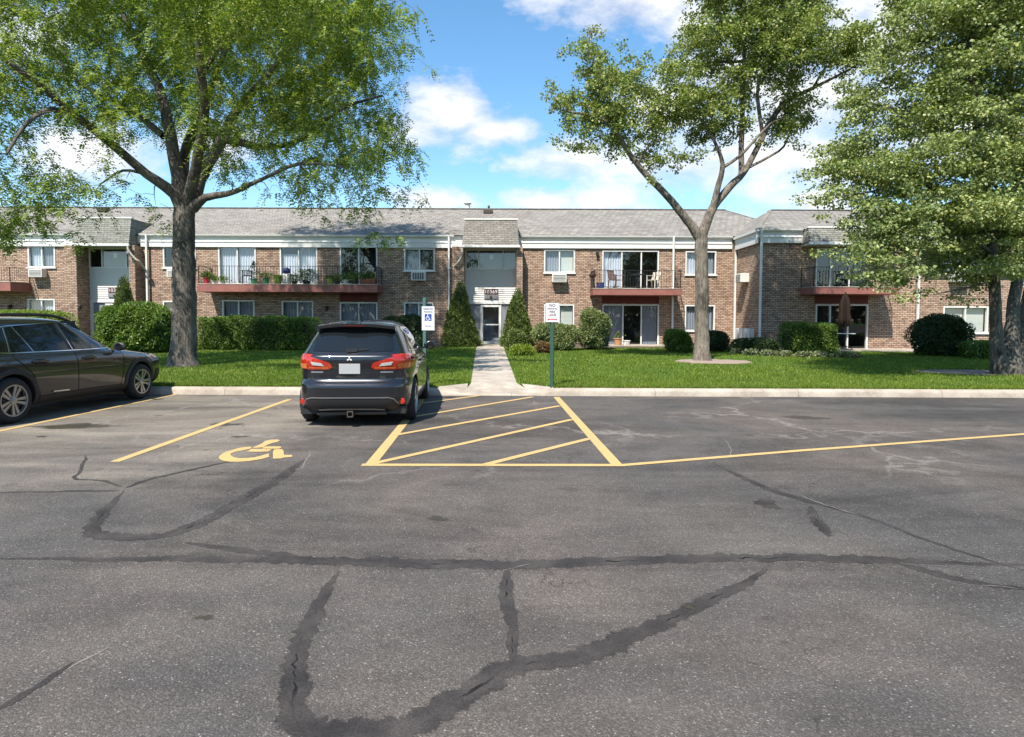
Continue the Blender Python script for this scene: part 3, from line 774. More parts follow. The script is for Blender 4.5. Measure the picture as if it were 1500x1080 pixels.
# --- eaves
def eave(x0, x1, Y, zt, gaps=()):
    segs, x = [], x0
    for a, b in gaps: segs.append((x, a)); x = b
    segs.append((x, x1))
    fa, fr, gu = MB(), MB(), MB()
    fa.box(x0, x1, Y - 0.05, Y + 0.05, zt - 0.46, zt)
    for a, b in segs:
        fr.box(a, b, Y - 0.10, Y - 0.0505, zt - 0.62, zt - 0.345)
        fr.box(a, b, Y - 0.13, Y - 0.1005, zt - 0.37, zt - 0.34)
        n = len(gu.v)
        prof = [(Y - .0505, zt + .01), (Y - .0505, zt - .10), (Y - .14, zt - .11), (Y - .19, zt - .05), (Y - .20, zt + .005), (Y - .185, zt + .01)]
        gu.v += [(a, p, q) for p, q in prof] + [(b, p, q) for p, q in prof]; m = len(prof)
        gu.f += [(n + i, n + (i + 1) % m, n + m + (i + 1) % m, n + m + i) for i in range(m)] + [tuple(range(n, n + m)), tuple(range(n + 2 * m - 1, n + m - 1, -1))]
    fo = fa.build('fascia', M['fascia'], bld, world=True)
    fr.build('frieze_board', M['white'], fo, world=True); gu.build('gutter', M['white'], fo, world=True)
eave(-48, XI - .2, YF, zgut, [(ent_l + BL + .05, ent_l + BR - .05), (ent_c + BL + .05, ent_c + BR - .05)])
wm1, wm2 = (X(1184, 27.6), X(1316, 27.6)), (X(1360, 27.6), X(1485, 27.6))
eave(XWS - .2, 48, YW, zwt, [wm1, wm2])
f2 = MB(); f2.box(XWS - .08, XWS - .001, YW - .04, YF - .21, zwt - .46, zwt)
f2o = f2.build('fascia', M['fascia'], bld, world=True)
MB().box(XWS - .13, XWS - .0805, YW - .10, YF - .21, zwt - .62, zwt - .345).build('frieze_board', M['white'], f2o, world=True)
MB().box(XWS - .22, XWS - .0805, YW - .20, YF - .21, zwt - .10, zwt + .008).build('gutter', M['white'], f2o, world=True)

# --- roofs
def hip_roof(x0, x1, y0, y1, ze, yr, zr, hl, hr, name):
    rb = MB(); a, b = x0 + hl, x1 - hr
    N = 60
    rb.quad((x0, y0, ze), (x1, y0, ze), (b, yr, zr), (a, yr, zr))
    rb.quad((x1, y1, ze), (x0, y1, ze), (a, yr, zr), (b, yr, zr))
    rb.add([(x0, y0, ze), (a, yr, zr), (x0, y1, ze)], [(0, 1, 2)]); rb.add([(x1, y0, ze), (x1, y1, ze), (b, yr, zr)], [(0, 1, 2)])
    ro = rb.build(name, M['shingle'], bld, world=True)
    cap = MB(); cap.obox((a, yr, zr + .012), (b, yr, zr + .012), .26, .035)
    for (p, q) in (((x0, y0, ze), (a, yr, zr)), ((x1, y0, ze), (b, yr, zr))): cap.obox(p, q, .22, .03)
    cap.build('ridge_cap', M['shingle'], ro, world=True)
    return ro
zr_m = Z(306.5, 36.2, 700); zr_w = Z(308.5, 33.0, 1200)
xr = X(1062, 36.2, 306)
roof = hip_roof(-49, xr + 3.0, YF - .2, 41.2, zgut + .005, 36.2, zr_m, 4, 3.0, 'roof')
xl = XWS - .22
hip_roof(xl, 49, YW - .2, 37.8, zwt + .005, 33.0, zr_w, X(1128, 33.0, 311) - xl, 4, 'roof')
# flashing strip that catches the light behind the ridge, vents and pipes
for (px, py, w) in ((715, 311, .50), (152, 308, .50)):
    Yv = 35.4; p = P(px, py, Yv); zb = p.z - .30
    v = MB(); v.box(p.x - .12, p.x + .12, Yv - .12, Yv + .12, zb, p.z - .08); v.box(p.x - .26, p.x + .26, Yv - .22, Yv + .22, p.z - .1, p.z + .14, .03)
    for q in range(4): v.box(p.x - .235 + q * .12, p.x - .2 + q * .12, Yv - .235, Yv - .221, p.z - .07, p.z + .11)
    v.build('roof_vent', M['vent'], roof, world=True)
for (px, py, r_) in ((685, 297, .15), (716, 302, .05), (930, 345, .0)):
    if r_ <= 0: continue
    p = P(px, py, 37.2); v = MB(); v.lathe([(r_, zr_m - .5), (r_, p.z - .08)], (p.x, 37.2, 0), 14)
    v.lathe([(r_ * 1.5, p.z - .0795), (r_ * 1.6, p.z - .04), (r_ * .6, p.z + .05)], (p.x, 37.2, 0), 14)
    v.build('vent_pipe', M['white'] if r_ > .1 else M['vent'], roof, world=True)

# --- shingled mansard hoods over entries and the wing's balcony
def mansard(x0, x1, yb, zb, zt, lean, back, mat, side_flare=0.1):
    y1 = yb + lean; mb = MB(); s = side_flare
    A, B_, C, D = (x0, yb, zb), (x1, yb, zb), (x1 - s, y1, zt), (x0 + s, y1, zt)
    E, F_, G_, H = (x0, back, zb), (x1, back, zb), (x1 - s, back, zt), (x0 + s, back, zt)
    mb.quad(A, B_, C, D); mb.quad(E, A, D, H); mb.quad(B_, F_, G_, C); mb.quad(D, C, G_, H)
    mo = mb.build('mansard_hood', mat, bld, world=True)
    t = MB(); t.box(x0 + s - .05, x1 - s + .05, y1 - .04, y1 + .12, zt + .003, zt + .075)
    t.build('coping', M['white'], mo, world=True)
    g = MB(); g.box(x0 - .06, x1 + .06, yb - .10, yb + .02, zb - .115, zb - .003, .015)
    g.build('gutter', M['fascia'], mo, world=True)
    MB().box(x0, x1, yb + .0205, back, zb - .10, zb - .03).build('soffit', M['copper'], mo, world=True)
    return mo
zmb, zmt = Z(359.5, 30.66), Z(322.5, 31.1)
for xc, m in ((ent_c, M['shingle']), (ent_l, M['shingle_green'])):
    mansard(xc - 1.42, xc + 1.42, 30.66, zmb, zmt, 0.42, 33.2, m)
    MB().box(xc + BL, xc - 1.421, 30.87, 31.3, zmb - .06, zmb + .22).build('fascia', M['white'], bld, world=True)
mansard(wm1[0], wm1[1], 27.55, Z(355, 27.55, 1200), Z(334, 27.9, 1200), .38, 30.4, M['shingle_green'])
mansard(wm2[0], wm2[1], 27.55, Z(355, 27.55, 1200), Z(334, 27.9, 1200), .38, 30.4, M['shingle_green'])

# --- entry bays
def entry(xc, lamp=True):
    Y = 31.8; a, b = xc + OL, xc + OR_
    zg = 0.355; z_door = Z(447, Y); z_s0 = Z(442, Y); z_s1 = Z(395, Y); z_w1 = Z(366, Y)
    sd = MB(); n = int((z_s1 - z_s0) / .105)
    for i in range(n):
        p, q = z_s0 + (z_s1 - z_s0) * i / n, z_s0 + (z_s1 - z_s0) * (i + 1) / n
        sd.quad((a, Y - .040, p), (b, Y - .040, p), (b, Y - .004, q), (a, Y - .004, q))
        sd.quad((a, Y - .004, p), (b, Y - .004, p), (b, Y - .040, p), (a, Y - .040, p))
    sd.box(a, b, Y, Y + .1, z_s0, z_s1)
    so = sd.build('siding', M['siding'], bld, world=True)
    tr = MB(); tr.box(a, b, Y - .05, Y - .0005, z_s0 - .12, z_s0 - .001); tr.box(a, a + .14, Y - .035, Y + .09, zg, z_s0 - .121); tr.box(b - .10, b, Y - .035, Y + .09, zg, z_s0 - .121)
    tr.build('trim', M['white'], so, world=True)
    # stair window above: three lights, the middle a grey panel with a paper notice
    x1, x2 = xc - .66, xc + .60
    fr = MB(); fr.box(a, b, Y - .04, Y + .05, z_s1, z_s1 + .05); fr.box(a, b, Y - .04, Y + .05, z_w1 - .05, z_w1)
    for x in (a + .03, x1, x2, b - .03): fr.box(x - .03, x + .03, Y - .036, Y + .046, z_s1 + .05, z_w1 - .05)
    wo = fr.build('window', M['alu'], bld, world=True)
    MB().quad((a, Y + .01, z_s1 + .05), (b, Y + .01, z_s1 + .05), (b, Y + .01, z_w1 - .05), (a, Y + .01, z_w1 - .05)).build('pane', M['glass'], wo, world=True)
    MB().box(x1 + .031, x2 - .031, Y + .03, Y + .045, z_s1 + .051, z_w1 - .20).build('panel', M['grey_panel'], wo, world=True)
    MB().box(xc - .09, xc + .08, Y + .022, Y + .0295, z_s1 + .52, z_s1 + .76).build('paper_notice', M['sign_white'], wo, world=True)
    cu = MB(); wavy(cu, x2 + .05, b - .08, z_s1 + .06, z_w1 - .06, Y + .1, .02, .1); cu.build('curtain', M['curtain_grey'], wo, world=True)
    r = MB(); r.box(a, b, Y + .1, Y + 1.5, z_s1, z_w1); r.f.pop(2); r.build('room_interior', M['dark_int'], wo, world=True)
    # door and dark side panels
    d0, d1 = xc - .55, xc + .52
    for (p0, p1) in ((a + .141, d0 - .001), (d1 + .001, b - .101)): MB().box(p0, p1, Y + .03, Y + .08, zg, z_s0 - .121).build('side_panel', M['grey_panel'], bld, world=True)
    df = MB(); w = .125
    df.box(d0, d0 + w, Y - .03, Y + .07, zg, z_door); df.box(d1 - w, d1, Y - .03, Y + .07, zg, z_door); df.box(d0 + w, d1 - w, Y - .03, Y + .07, z_door - .1, z_door)
    df.box(d0 + w, d1 - w, Y - .02, Y + .06, zg, zg + .14); df.box(d0 + w, d1 - w, Y - .02, Y + .06, zg + .98, zg + 1.05)
    do = df.build('entrance_door', M['white'], bld, world=True)
    MB().quad((d0 + w, Y + .02, zg + .14), (d1 - w, Y + .02, zg + .14), (d1 - w, Y + .02, z_door - .1), (d0 + w, Y + .02, z_door - .1)).build('pane', M['glass'], do, world=True)
    r = MB(); r.box(d0 + .01, d1 - .01, Y + .09, Y + 2.2, zg, z_door); r.f.pop(2); r.build('room_interior', M['hall'], do, world=True)
    st = MB()
    for i in range(6): st.box(d0 + .05, d1 - .05, Y + .8 + .2 * i, Y + 1.0 + .2 * i, zg + .01, zg + .18 * (i + 1))
    st.build('stair', M['curtain_grey'], do, world=True)
    MB().tube([(d0 + .20, Y - .03, zg + 1.0), (d0 + .20, Y - .09, zg + 1.0), (d0 + .20, Y - .09, zg + 1.25), (d0 + .20, Y - .03, zg + 1.25)], .016, 6).build('handle', M['galv'], do, world=True)
entry(ent_c); entry(ent_l)

# --- downspouts
def downspout(pts, name='downspout', w=.10, mat=None):
    mb = MB()
    for p, q in zip(pts, pts[1:]): mb.obox(p, q, w, w * .8, (1, 0, 0) if abs(Vector(q).z - Vector(p).z) > .5 else (0, 0, 1))
    mb.build(name, mat or M['white'], bld, world=True)
for px, Y, pt, pb, zt in ((215.5, YF, 345, 476, zgut), (657.5, YF, 346, 480, zgut), (986, YF, 348, 490, zgut), (1077, YF, 350, 500, zgut)):
    x = X(px, Y - .16, 400); downspout([(x, Y - .17, zt - .02), (x, Y - .17, 0.37), (x, Y - .35, 0.33)])
x = XWS - .02; downspout([(x, YW - .17, zwt - .02), (x, YW - .17, 0.37), (x, YW - .35, .33)])
x = X(1346, YW - .17, 400); downspout([(x, YW - .17, zwt - .02), (x, YW - .17, 0.37), (x, YW - .35, .33)])
for xc, xd in ((ent_c, X(657.5, YF - .16, 400)), (ent_l, X(215.5, YF - .16, 400))):
    if xc == ent_c: pts = [(xc - 1.40, 30.62, zmb - .12), (xc - 1.44, 30.66, zmb - .55), (xc - 1.72, 30.74, zmb - .95), (xd + .05, YF - .2, zmb - 1.15)]
    else: pts = [(xc + 1.40, 30.62, zmb - .12), (xc + 1.44, 30.62, zmb - .35), (xc + 1.72, 30.72, zmb - .75), (xc + 1.85, 30.8, zmb - .85), (xd - .05, YF - .2, zmb - 1.25)]
    mb = MB(); mb.tube(catmull(pts, .08), .05, 8); mb.build('downspout_elbow', M['copper'], bld, smooth=True, world=True)

# --- balconies
def balcony(px0, px1, pf0, pf1, Y, depth, rail_py, n_bal=None, taper=True):
    Yf = Y - depth
    x0, x1 = X(px0, Yf, pf0), X(px1, Yf, pf0); c = (px0 + px1) / 2
    zt, zb = Z(pf0, Yf, c), Z(pf1, Yf, c)
    s = MB(); tb = zb + .12
    s.box(x0, x1, Yf, Y - .001, zb, zt, .012)
    so = s.build('balcony', M['balcony'], bld, world=True)
    k = MB(); k.box(x0 - .012, x1 + .012, Yf - .015, Y - .002, zt + .001, zt + .035); k.build('deck', M['concrete'], so, world=True)
    r = MB(); zr = Z(rail_py, Yf, c); yr = Yf + .05
    for (a, b) in (((x0 + .05, yr), (x1 - .05, yr)), ((x0 + .05, yr), (x0 + .05, Y - .03)), ((x1 - .05, yr), (x1 - .05, Y - .03))):
        L_ = math.hypot(b[0] - a[0], b[1] - a[1]); n = max(2, int(L_ / .135))
        r.obox((a[0], a[1], zr), (b[0], b[1], zr), .035, .02); r.obox((a[0], a[1], zt + .11), (b[0], b[1], zt + .11), .03, .015)
        for i in range(n + 1):
            x, y = a[0] + (b[0] - a[0]) * i / n, a[1] + (b[1] - a[1]) * i / n
            post = i % 11 == 0 or i == n
            w = .03 if post else .013
            r.box(x - w / 2, x + w / 2, y - w / 2, y + w / 2, zt - (.2 if post else -.11), zr)
    r.build('railing', M['iron'], so, world=True)
    return zt + .036, x0, x1, Yf
bl_main = balcony(289, 553, 417, 428, YF, 1.30, 390)
bl_right = balcony(869, 999, 423.5, 432.5, YF, 1.30, 396)
bl_wing = balcony(1191, 1317, 421, 431, YW, 1.25, 391)
bl_left = balcony(-230, 15, 413, 426, YF, 1.30, 391)
# dark red panels between the storeys under the balconies
for (a, b, c, d, Y) in ((498, 553, 427, 442, YF), (882, 965, 433, 445, YF), (1194, 1271, 431, 445, YW)):
    r = rect(a, b, c, d, Y); MB().box(r[0], r[1], Y - .03, Y - .001, r[2] + .01, r[3]).build('spandrel_panel', M['soffit_red'], bld, world=True)
# wall lamps and the camera by the door
for (px, py, Y) in ((9, 364, YF), (875, 371, YF), (478, 451, YF), (14, 449, YF), (117, 449, 30.9)):
    p = P(px, py, Y - .1); mb = MB()
    mb.box(p.x - .05, p.x + .05, Y - .03, Y - .001, p.z - .08, p.z + .1); mb.lathe([(.03, -.16), (.075, -.12), (.085, .04), (.02, .1)], (p.x, Y - .12, p.z), 8); mb.obox((p.x, Y - .02, p.z + .06), (p.x, Y - .12, p.z + .09), .025, .02)
    mb.build('wall_lamp', M['iron'], bld, world=True)
for xc, sx in ((ent_c, -1), (ent_l, 1)):
    mb = MB(); x = xc + sx * 1.42; zc = zmb - .42
    mb.box(x - .06, x + .06, 30.75, 30.849, zc - .06, zc + .08); mb.lathe([(.065, -.20), (.07, -.02), (.05, .0)], (x, 30.75, zc), 12, 'Y')
    mb.build('security_camera', M['galv'], bld, world=True)
# utility meters low on the wing's side wall
mb = MB()
for q in range(4): mb.box(XWS - .24, XWS - .002, 28.9 + q * .5, 29.2 + q * .5, .75, 1.25, .02)
mb.build('meter_boxes', M['fascia'], bld, world=True)

# --- address signs
for xc, lab in ((ent_c, 'brown 10369 address plaque over the entrance at the end of the concrete path'), (ent_l, 'brown 10369 address plaque over the left entrance behind the small arborvitae')):
    Y = 31.77; z1, z0 = Z(424, Y), Z(431.5, Y)
    r = empty('address_plaque', (xc - .02, Y, z0), lab, 'address sign', 'address plaques over the entrances')
    mb = MB(); mb.box(xc - .36, xc + .36, Y - .03, Y, z0, z1); pl = mb.build('plate', M['plaque'], r, world=True)
    tx = MB(); text_geo('10369', .25, (xc - .02, Y - .036, (z0 + z1) / 2), tx, .004); tx.build('numbers', M['sign_white'], r, world=True)
    bx = MB(); bx.box(xc - .36, xc + .36, Y - .06, Y, z0 - .22, z0 - .02, .01); bx.build('light_box', M['galv'], r, world=True)
    bx = MB(); bx.lathe([(.07, -.03), (.05, .03), (.01, .04)], (xc - .02, Y - .08, z0 - .12), 10); bx.build('lens', M['black'], r, world=True)

# --- air conditioners
def air_conditioner(x0, x1, z0, z1, Y, label, vertical=False, depth=.38, axis='Y', mat='ac'):
    w = x1 - x0
    r = empty('air_conditioner', ((x0 + x1) / 2, Y, z0), label, 'air conditioner', 'air conditioners sticking out of the brick')
    if axis == 'X': r.rotation_euler = (0, 0, -math.pi / 2)
    h = z1 - z0
    c = MB(); c.box(-w / 2, w / 2, -depth, -.001, 0, h, .012); c.build('casing', M[mat], r)
    g = MB(); g.box(-w / 2 + .05, w / 2 - .05, -depth - .006, -depth - .0005, .05, h - .05); g.build('grille', M['ac_dark'], r)
    s = MB()
    if vertical:
        for q in range(6): xx = -w / 2 + .07 + (w - .14) * q / 5; s.box(xx - .014, xx + .014, -depth - .014, -depth - .0065, .05, h - .05)
    else:
        for q in range(5): zz = .07 + (h - .14) * q / 4; s.box(-w / 2 + .05, w / 2 - .05, -depth - .014, -depth - .0065, zz - .012, zz + .014)
    s.build('slats', M[mat], r)
    return r
def ac_px(a, b, c, d, Y, label, **kw):
    q = rect(a, b, c, d, Y - kw.get('depth', .38)); return air_conditioner(q[0], q[1], q[2], q[3], Y, label, **kw)
ac_px(41, 61, 394, 406, YF, 'beige air conditioner under the white curtained window left of the left entrance')
ac_px(244, 262, 395, 406, YF, 'beige air conditioner half hidden behind the big left tree trunk')
ac_px(602, 623, 398, 411, YF, 'air conditioner with upright white bars beneath the window left of the main entrance', vertical=True)
ac_px(809, 830, 401, 413.5, YF, 'beige air conditioner beneath the window with a half drawn blind')
ac_px(1397, 1421, 397, 413, YW, 'beige air conditioner on the wing partly hidden by the right tree leaves')
ac_px(1408, 1426, 489, 505, YW, 'grey air conditioner low under the wide ground floor window by the right tree')
y_a = 30.0; pz0, pz1 = Z(414, y_a, 1090), Z(401, y_a, 1090)
a = air_conditioner(-.33, .33, pz0, pz1, 0, 'light air conditioner high on the shadowed side wall of the wing', axis='X', depth=.42)
a.location = (XWS, y_a, pz0)

# --- concrete patios
for (x0, x1, y0, y1) in ((X(885, 30.9, 510), X(1000, 30.9, 510), 29.6, YF), (X(1195, 27.6, 515), X(1345, 27.6, 515), 26.3, YW)):
    mb = MB(); mb.box(x0, x1, y0, y1, .2, gz(y1) + .045, .01); tag(mb.build('patio', M['concrete']), kind='structure')

# ------------------------------------------------------------------ foliage tools
def np_mesh(name, V, k, mat, parent=None, extra=None):
    """V: (n*k,3) array, faces of k consecutive vertices each"""
    n = len(V) // k
    me = bpy.data.meshes.new(name)
    me.vertices.add(n * k); me.vertices.foreach_set('co', np.ascontiguousarray(V, dtype=np.float32).ravel())
    me.loops.add(n * k); me.loops.foreach_set('vertex_index', np.arange(n * k, dtype=np.int32))
    me.polygons.add(n); me.polygons.foreach_set('loop_start', np.arange(0, n * k, k, dtype=np.int32))
    try: me.polygons.foreach_set('loop_total', np.full(n, k, dtype=np.int32))
    except Exception: pass
    me.update(calc_edges=True)
    me.materials.append(mat)
    ob = bpy.data.objects.new(name, me); COL.objects.link(ob)
    if parent is not None: ob.parent = parent
    return ob
def unit(a): return a / np.maximum(np.linalg.norm(a, axis=-1, keepdims=True), 1e-9)
def leaves(C, D, Nn, ln, wd, rng, fold=0.25):
    """rhombic leaves: base C, direction D, normal Nn -> (n*4,3)"""
    S = unit(np.cross(D, Nn)); n = len(C)
    ln = np.asarray(ln).reshape(-1, 1) if np.ndim(ln) else ln
    wd = np.asarray(wd).reshape(-1, 1) if np.ndim(wd) else wd
    tip = C + D * ln - Nn * ln * 0.12
    mid = C + D * ln * 0.48 + Nn * ln * 0.05
    V = np.stack([C, mid + S * wd * .5, tip, mid - S * wd * .5], axis=1)
    return V.reshape(-1, 3)

def cluster_leaves(cen, n_each, rad, ln, wd, rng, flat=0.6, droop=0.25, up=0.6):
    n = len(cen) * n_each
    C = np.repeat(cen, n_each, axis=0)
    off = rng.normal(size=(n, 3)) * rad * np.array([1, 1, flat]) * 0.6
    C = C + off
    D = unit(off * np.array([1, 1, .3]) / rad + rng.normal(size=(n, 3)) * 0.7 + np.array([0, 0, -droop]))
    N0 = unit(rng.normal(size=(n, 3)) * 0.8 + np.array([0, 0, up]))
    Nn = unit(N0 - D * np.sum(N0 * D, axis=1, keepdims=True))
    s = rng.uniform(0.6, 1.25, size=n)
    return leaves(C, D, Nn, ln * s, wd * s, rng)
def frond_leaves(cen, n_fr, length, pairs, ln, wd, rng):
    """pinnate drooping fronds: small leaflets in two rows along each stalk"""
    m = len(cen) * n_fr
    base = np.repeat(cen, n_fr, axis=0) + rng.normal(size=(m, 3)) * 0.10
    az = rng.uniform(0, 2 * np.pi, m); el = rng.uniform(-0.9, 0.35, m)
    D0 = np.stack([np.cos(az) * np.cos(el), np.sin(az) * np.cos(el), np.sin(el)], 1)
    L_ = length * rng.uniform(.6, 1.25, m)
    out = []
    S = unit(np.cross(D0, np.array([0, 0, 1.0]) + rng.normal(size=(m, 3)) * .25))
    for q in range(pairs):
        t = (q + 1) / pairs
        p = base + D0 * (L_ * t)[:, None] + np.array([0, 0, -1.0]) * (L_ * t * t * .55)[:, None]
        T = unit(D0 + np.array([0, 0, -1.1]) * t)
        for sg in (-1, 1):
            D = unit(S * sg + T * .55 + rng.normal(size=(m, 3)) * .18 + np.array([0, 0, -.25]))
            Nn = unit(np.cross(T, S) + rng.normal(size=(m, 3)) * .3); Nn = unit(Nn - D * np.sum(Nn * D, 1, keepdims=True))
            sc = rng.uniform(.75, 1.2, m) * (1.0 if t < .8 else .8)
            out.append(leaves(p, D, Nn, ln * sc, wd * sc, rng))
    return np.concatenate(out)

def grow(limbs, clusters, rng, seg=0.3, r_tip=0.006, gnarl=0.045, r_add=0.0052):
    """limbs: [(points, radii)] given; clusters: (n,3). Every cluster is linked by a bent twig to the nearest wood."""
    pts, rads, par = [], [], []
    tubes = []
    for P_, Rr in limbs:
        path = catmull(P_, 0.22)
        kl = np.concatenate([[0], np.cumsum([(Vector(P_[i + 1]) - Vector(P_[i])).length for i in range(len(P_) - 1)])])
        pl_ = np.concatenate([[0], np.cumsum([(path[i + 1] - path[i]).length for i in range(len(path) - 1)])])
        rr = np.interp(pl_ / pl_[-1], kl / kl[-1], Rr)
        for i, p in enumerate(path):
            if 0 < i < len(path) - 1: path[i] = p + Vector(rng.normal(size=3)) * rr[i] * gnarl
        tubes.append(([tuple(p) for p in path], list(rr), 10))
        for p, r_ in zip(path, rr): pts.append(tuple(p)); rads.append(r_)
    N = np.array(pts); Rd = np.array(rads)
    idx = list(range(len(clusters))); cl = np.asarray(clusters)
    d0 = np.array([np.min(np.linalg.norm(N[Rd < .2] - c, axis=1)) if (Rd < .2).any() else 0 for c in cl])
    for i in np.argsort(d0):
        c = cl[i]; d = np.linalg.norm(N - c, axis=1) + np.where(Rd > .15, .6, 0) + np.where(N[:, 2] > c[2] + .3, .35, 0)
        j = int(np.argmin(d)); a = N[j]; v = c - a; L_ = np.linalg.norm(v)
        if L_ < 0.05: continue
        n = max(2, int(L_ / seg) + 1); r0 = min(Rd[j] * 0.72, r_tip + r_add * (1 + 3.2 * L_))
        side = np.cross(v, rng.normal(size=3)); side = side / (np.linalg.norm(side) + 1e-9) * L_ * .10
        path, rr = [tuple(a)], [r0]; newp, newr = [], []
        for k in range(1, n + 1):
            t = k / n; p = a + v * t + side * math.sin(math.pi * t) + np.array([0, 0, .10 * L_ * math.sin(math.pi * t)]) + rng.normal(size=3) * .025 * (k < n)
            r_ = r0 + (r_tip * .7 - r0) * t
            path.append(tuple(p)); rr.append(r_); newp.append(p); newr.append(max(r_, r_tip))
        tubes.append((path, rr, 5 if r0 > .012 else 4))
        N = np.vstack([N, np.array(newp)]); Rd = np.concatenate([Rd, newr])
    return tubes
def clumped(blobs, n_clumps, per, spread, rng, shell=0.45, flat=.7):
    c = blob_points(blobs, n_clumps, rng, spread * .55, shell)
    k = np.maximum(2, rng.poisson(per, len(c)))
    q = np.repeat(c, k, axis=0)
    return q + rng.normal(size=q.shape) * spread * .42 * np.array([1, 1, flat])
def blob_points(blobs, n, rng, min_d=0.0, shell=0.35):
    """blobs: (center Vector, (rx,ry,rz)) ; points through the volume, denser near the skin"""
    vol = np.array([b[1][0] * b[1][1] * b[1][2] for b in blobs]); vol = vol ** 0.75; pr = vol / vol.sum()
    out = []
    tries = 0
    while len(out) < n and tries < n * 30:
        tries += 1
        b = blobs[rng.choice(len(blobs), p=pr)]
        u_ = rng.normal(size=3); u_ /= np.linalg.norm(u_); r_ = rng.uniform(0, 1) ** shell
        p = np.array(b[0]) + u_ * r_ * np.array(b[1])
        if min_d and out and np.min(np.linalg.norm(np.array(out[-400:]) - p, axis=1)) < min_d: continue
        out.append(p)
    return np.array(out)
def build_tree(name, base, label, limbs, clusters, leafV, k, bark, leafm, rng, group=None, **kw):
    root = empty(name, base, label, 'tree', group)
    mb = MB()
    for path, rr, n in grow(limbs, clusters, rng, **kw): mb.tube(path, rr, n, cap=False)
    tr = mb.build('trunk', bark, root, smooth=True, world=True, angle=75)
    np_mesh('crown', leafV - np.array(base), k, leafm, root)
    return root

# ------------------------------------------------------------------ the honey locust on the left
def px_limb(pts, Y):
    """pts: (px,py,dY,radius) measured at distance Y"""
    return ([P(a, b, Y + dy) for a, b, dy, r_ in pts], [r_ for *_, r_ in pts])
def blob_px(px, py, rx, ry, Y, dy, ry_depth):
    c = P(px, py, Y + dy); s = (Y + dy) / F
    return (tuple(c), (rx * s, ry_depth, ry * s))
M['bark_locust'] = bark_mat("bark_locust", (0.040, 0.032, 0.025), (0.24, 0.20, 0.16))
M['bark_maple'] = bark_mat("bark_maple", (0.055, 0.043, 0.032), (0.30, 0.25, 0.195), .8)
M['bark_linden'] = bark_mat("bark_linden", (0.025, 0.022, 0.016), (0.17, 0.15, 0.12), .8)
M['leaf_locust'] = leaf_mat("leaf_locust", (0.105, 0.168, 0.032), (0.215, 0.285, 0.054), (0.37, 0.39, 0.11), 0.38)
M['leaf_maple'] = leaf_mat("leaf_maple", (0.120, 0.175, 0.048), (0.250, 0.300, 0.085), (0.42, 0.40, 0.15), 0.28)
M['leaf_linden'] = leaf_mat("leaf_linden", (0.120, 0.170, 0.052), (0.270, 0.315, 0.115), (0.46, 0.47, 0.22), 0.28)

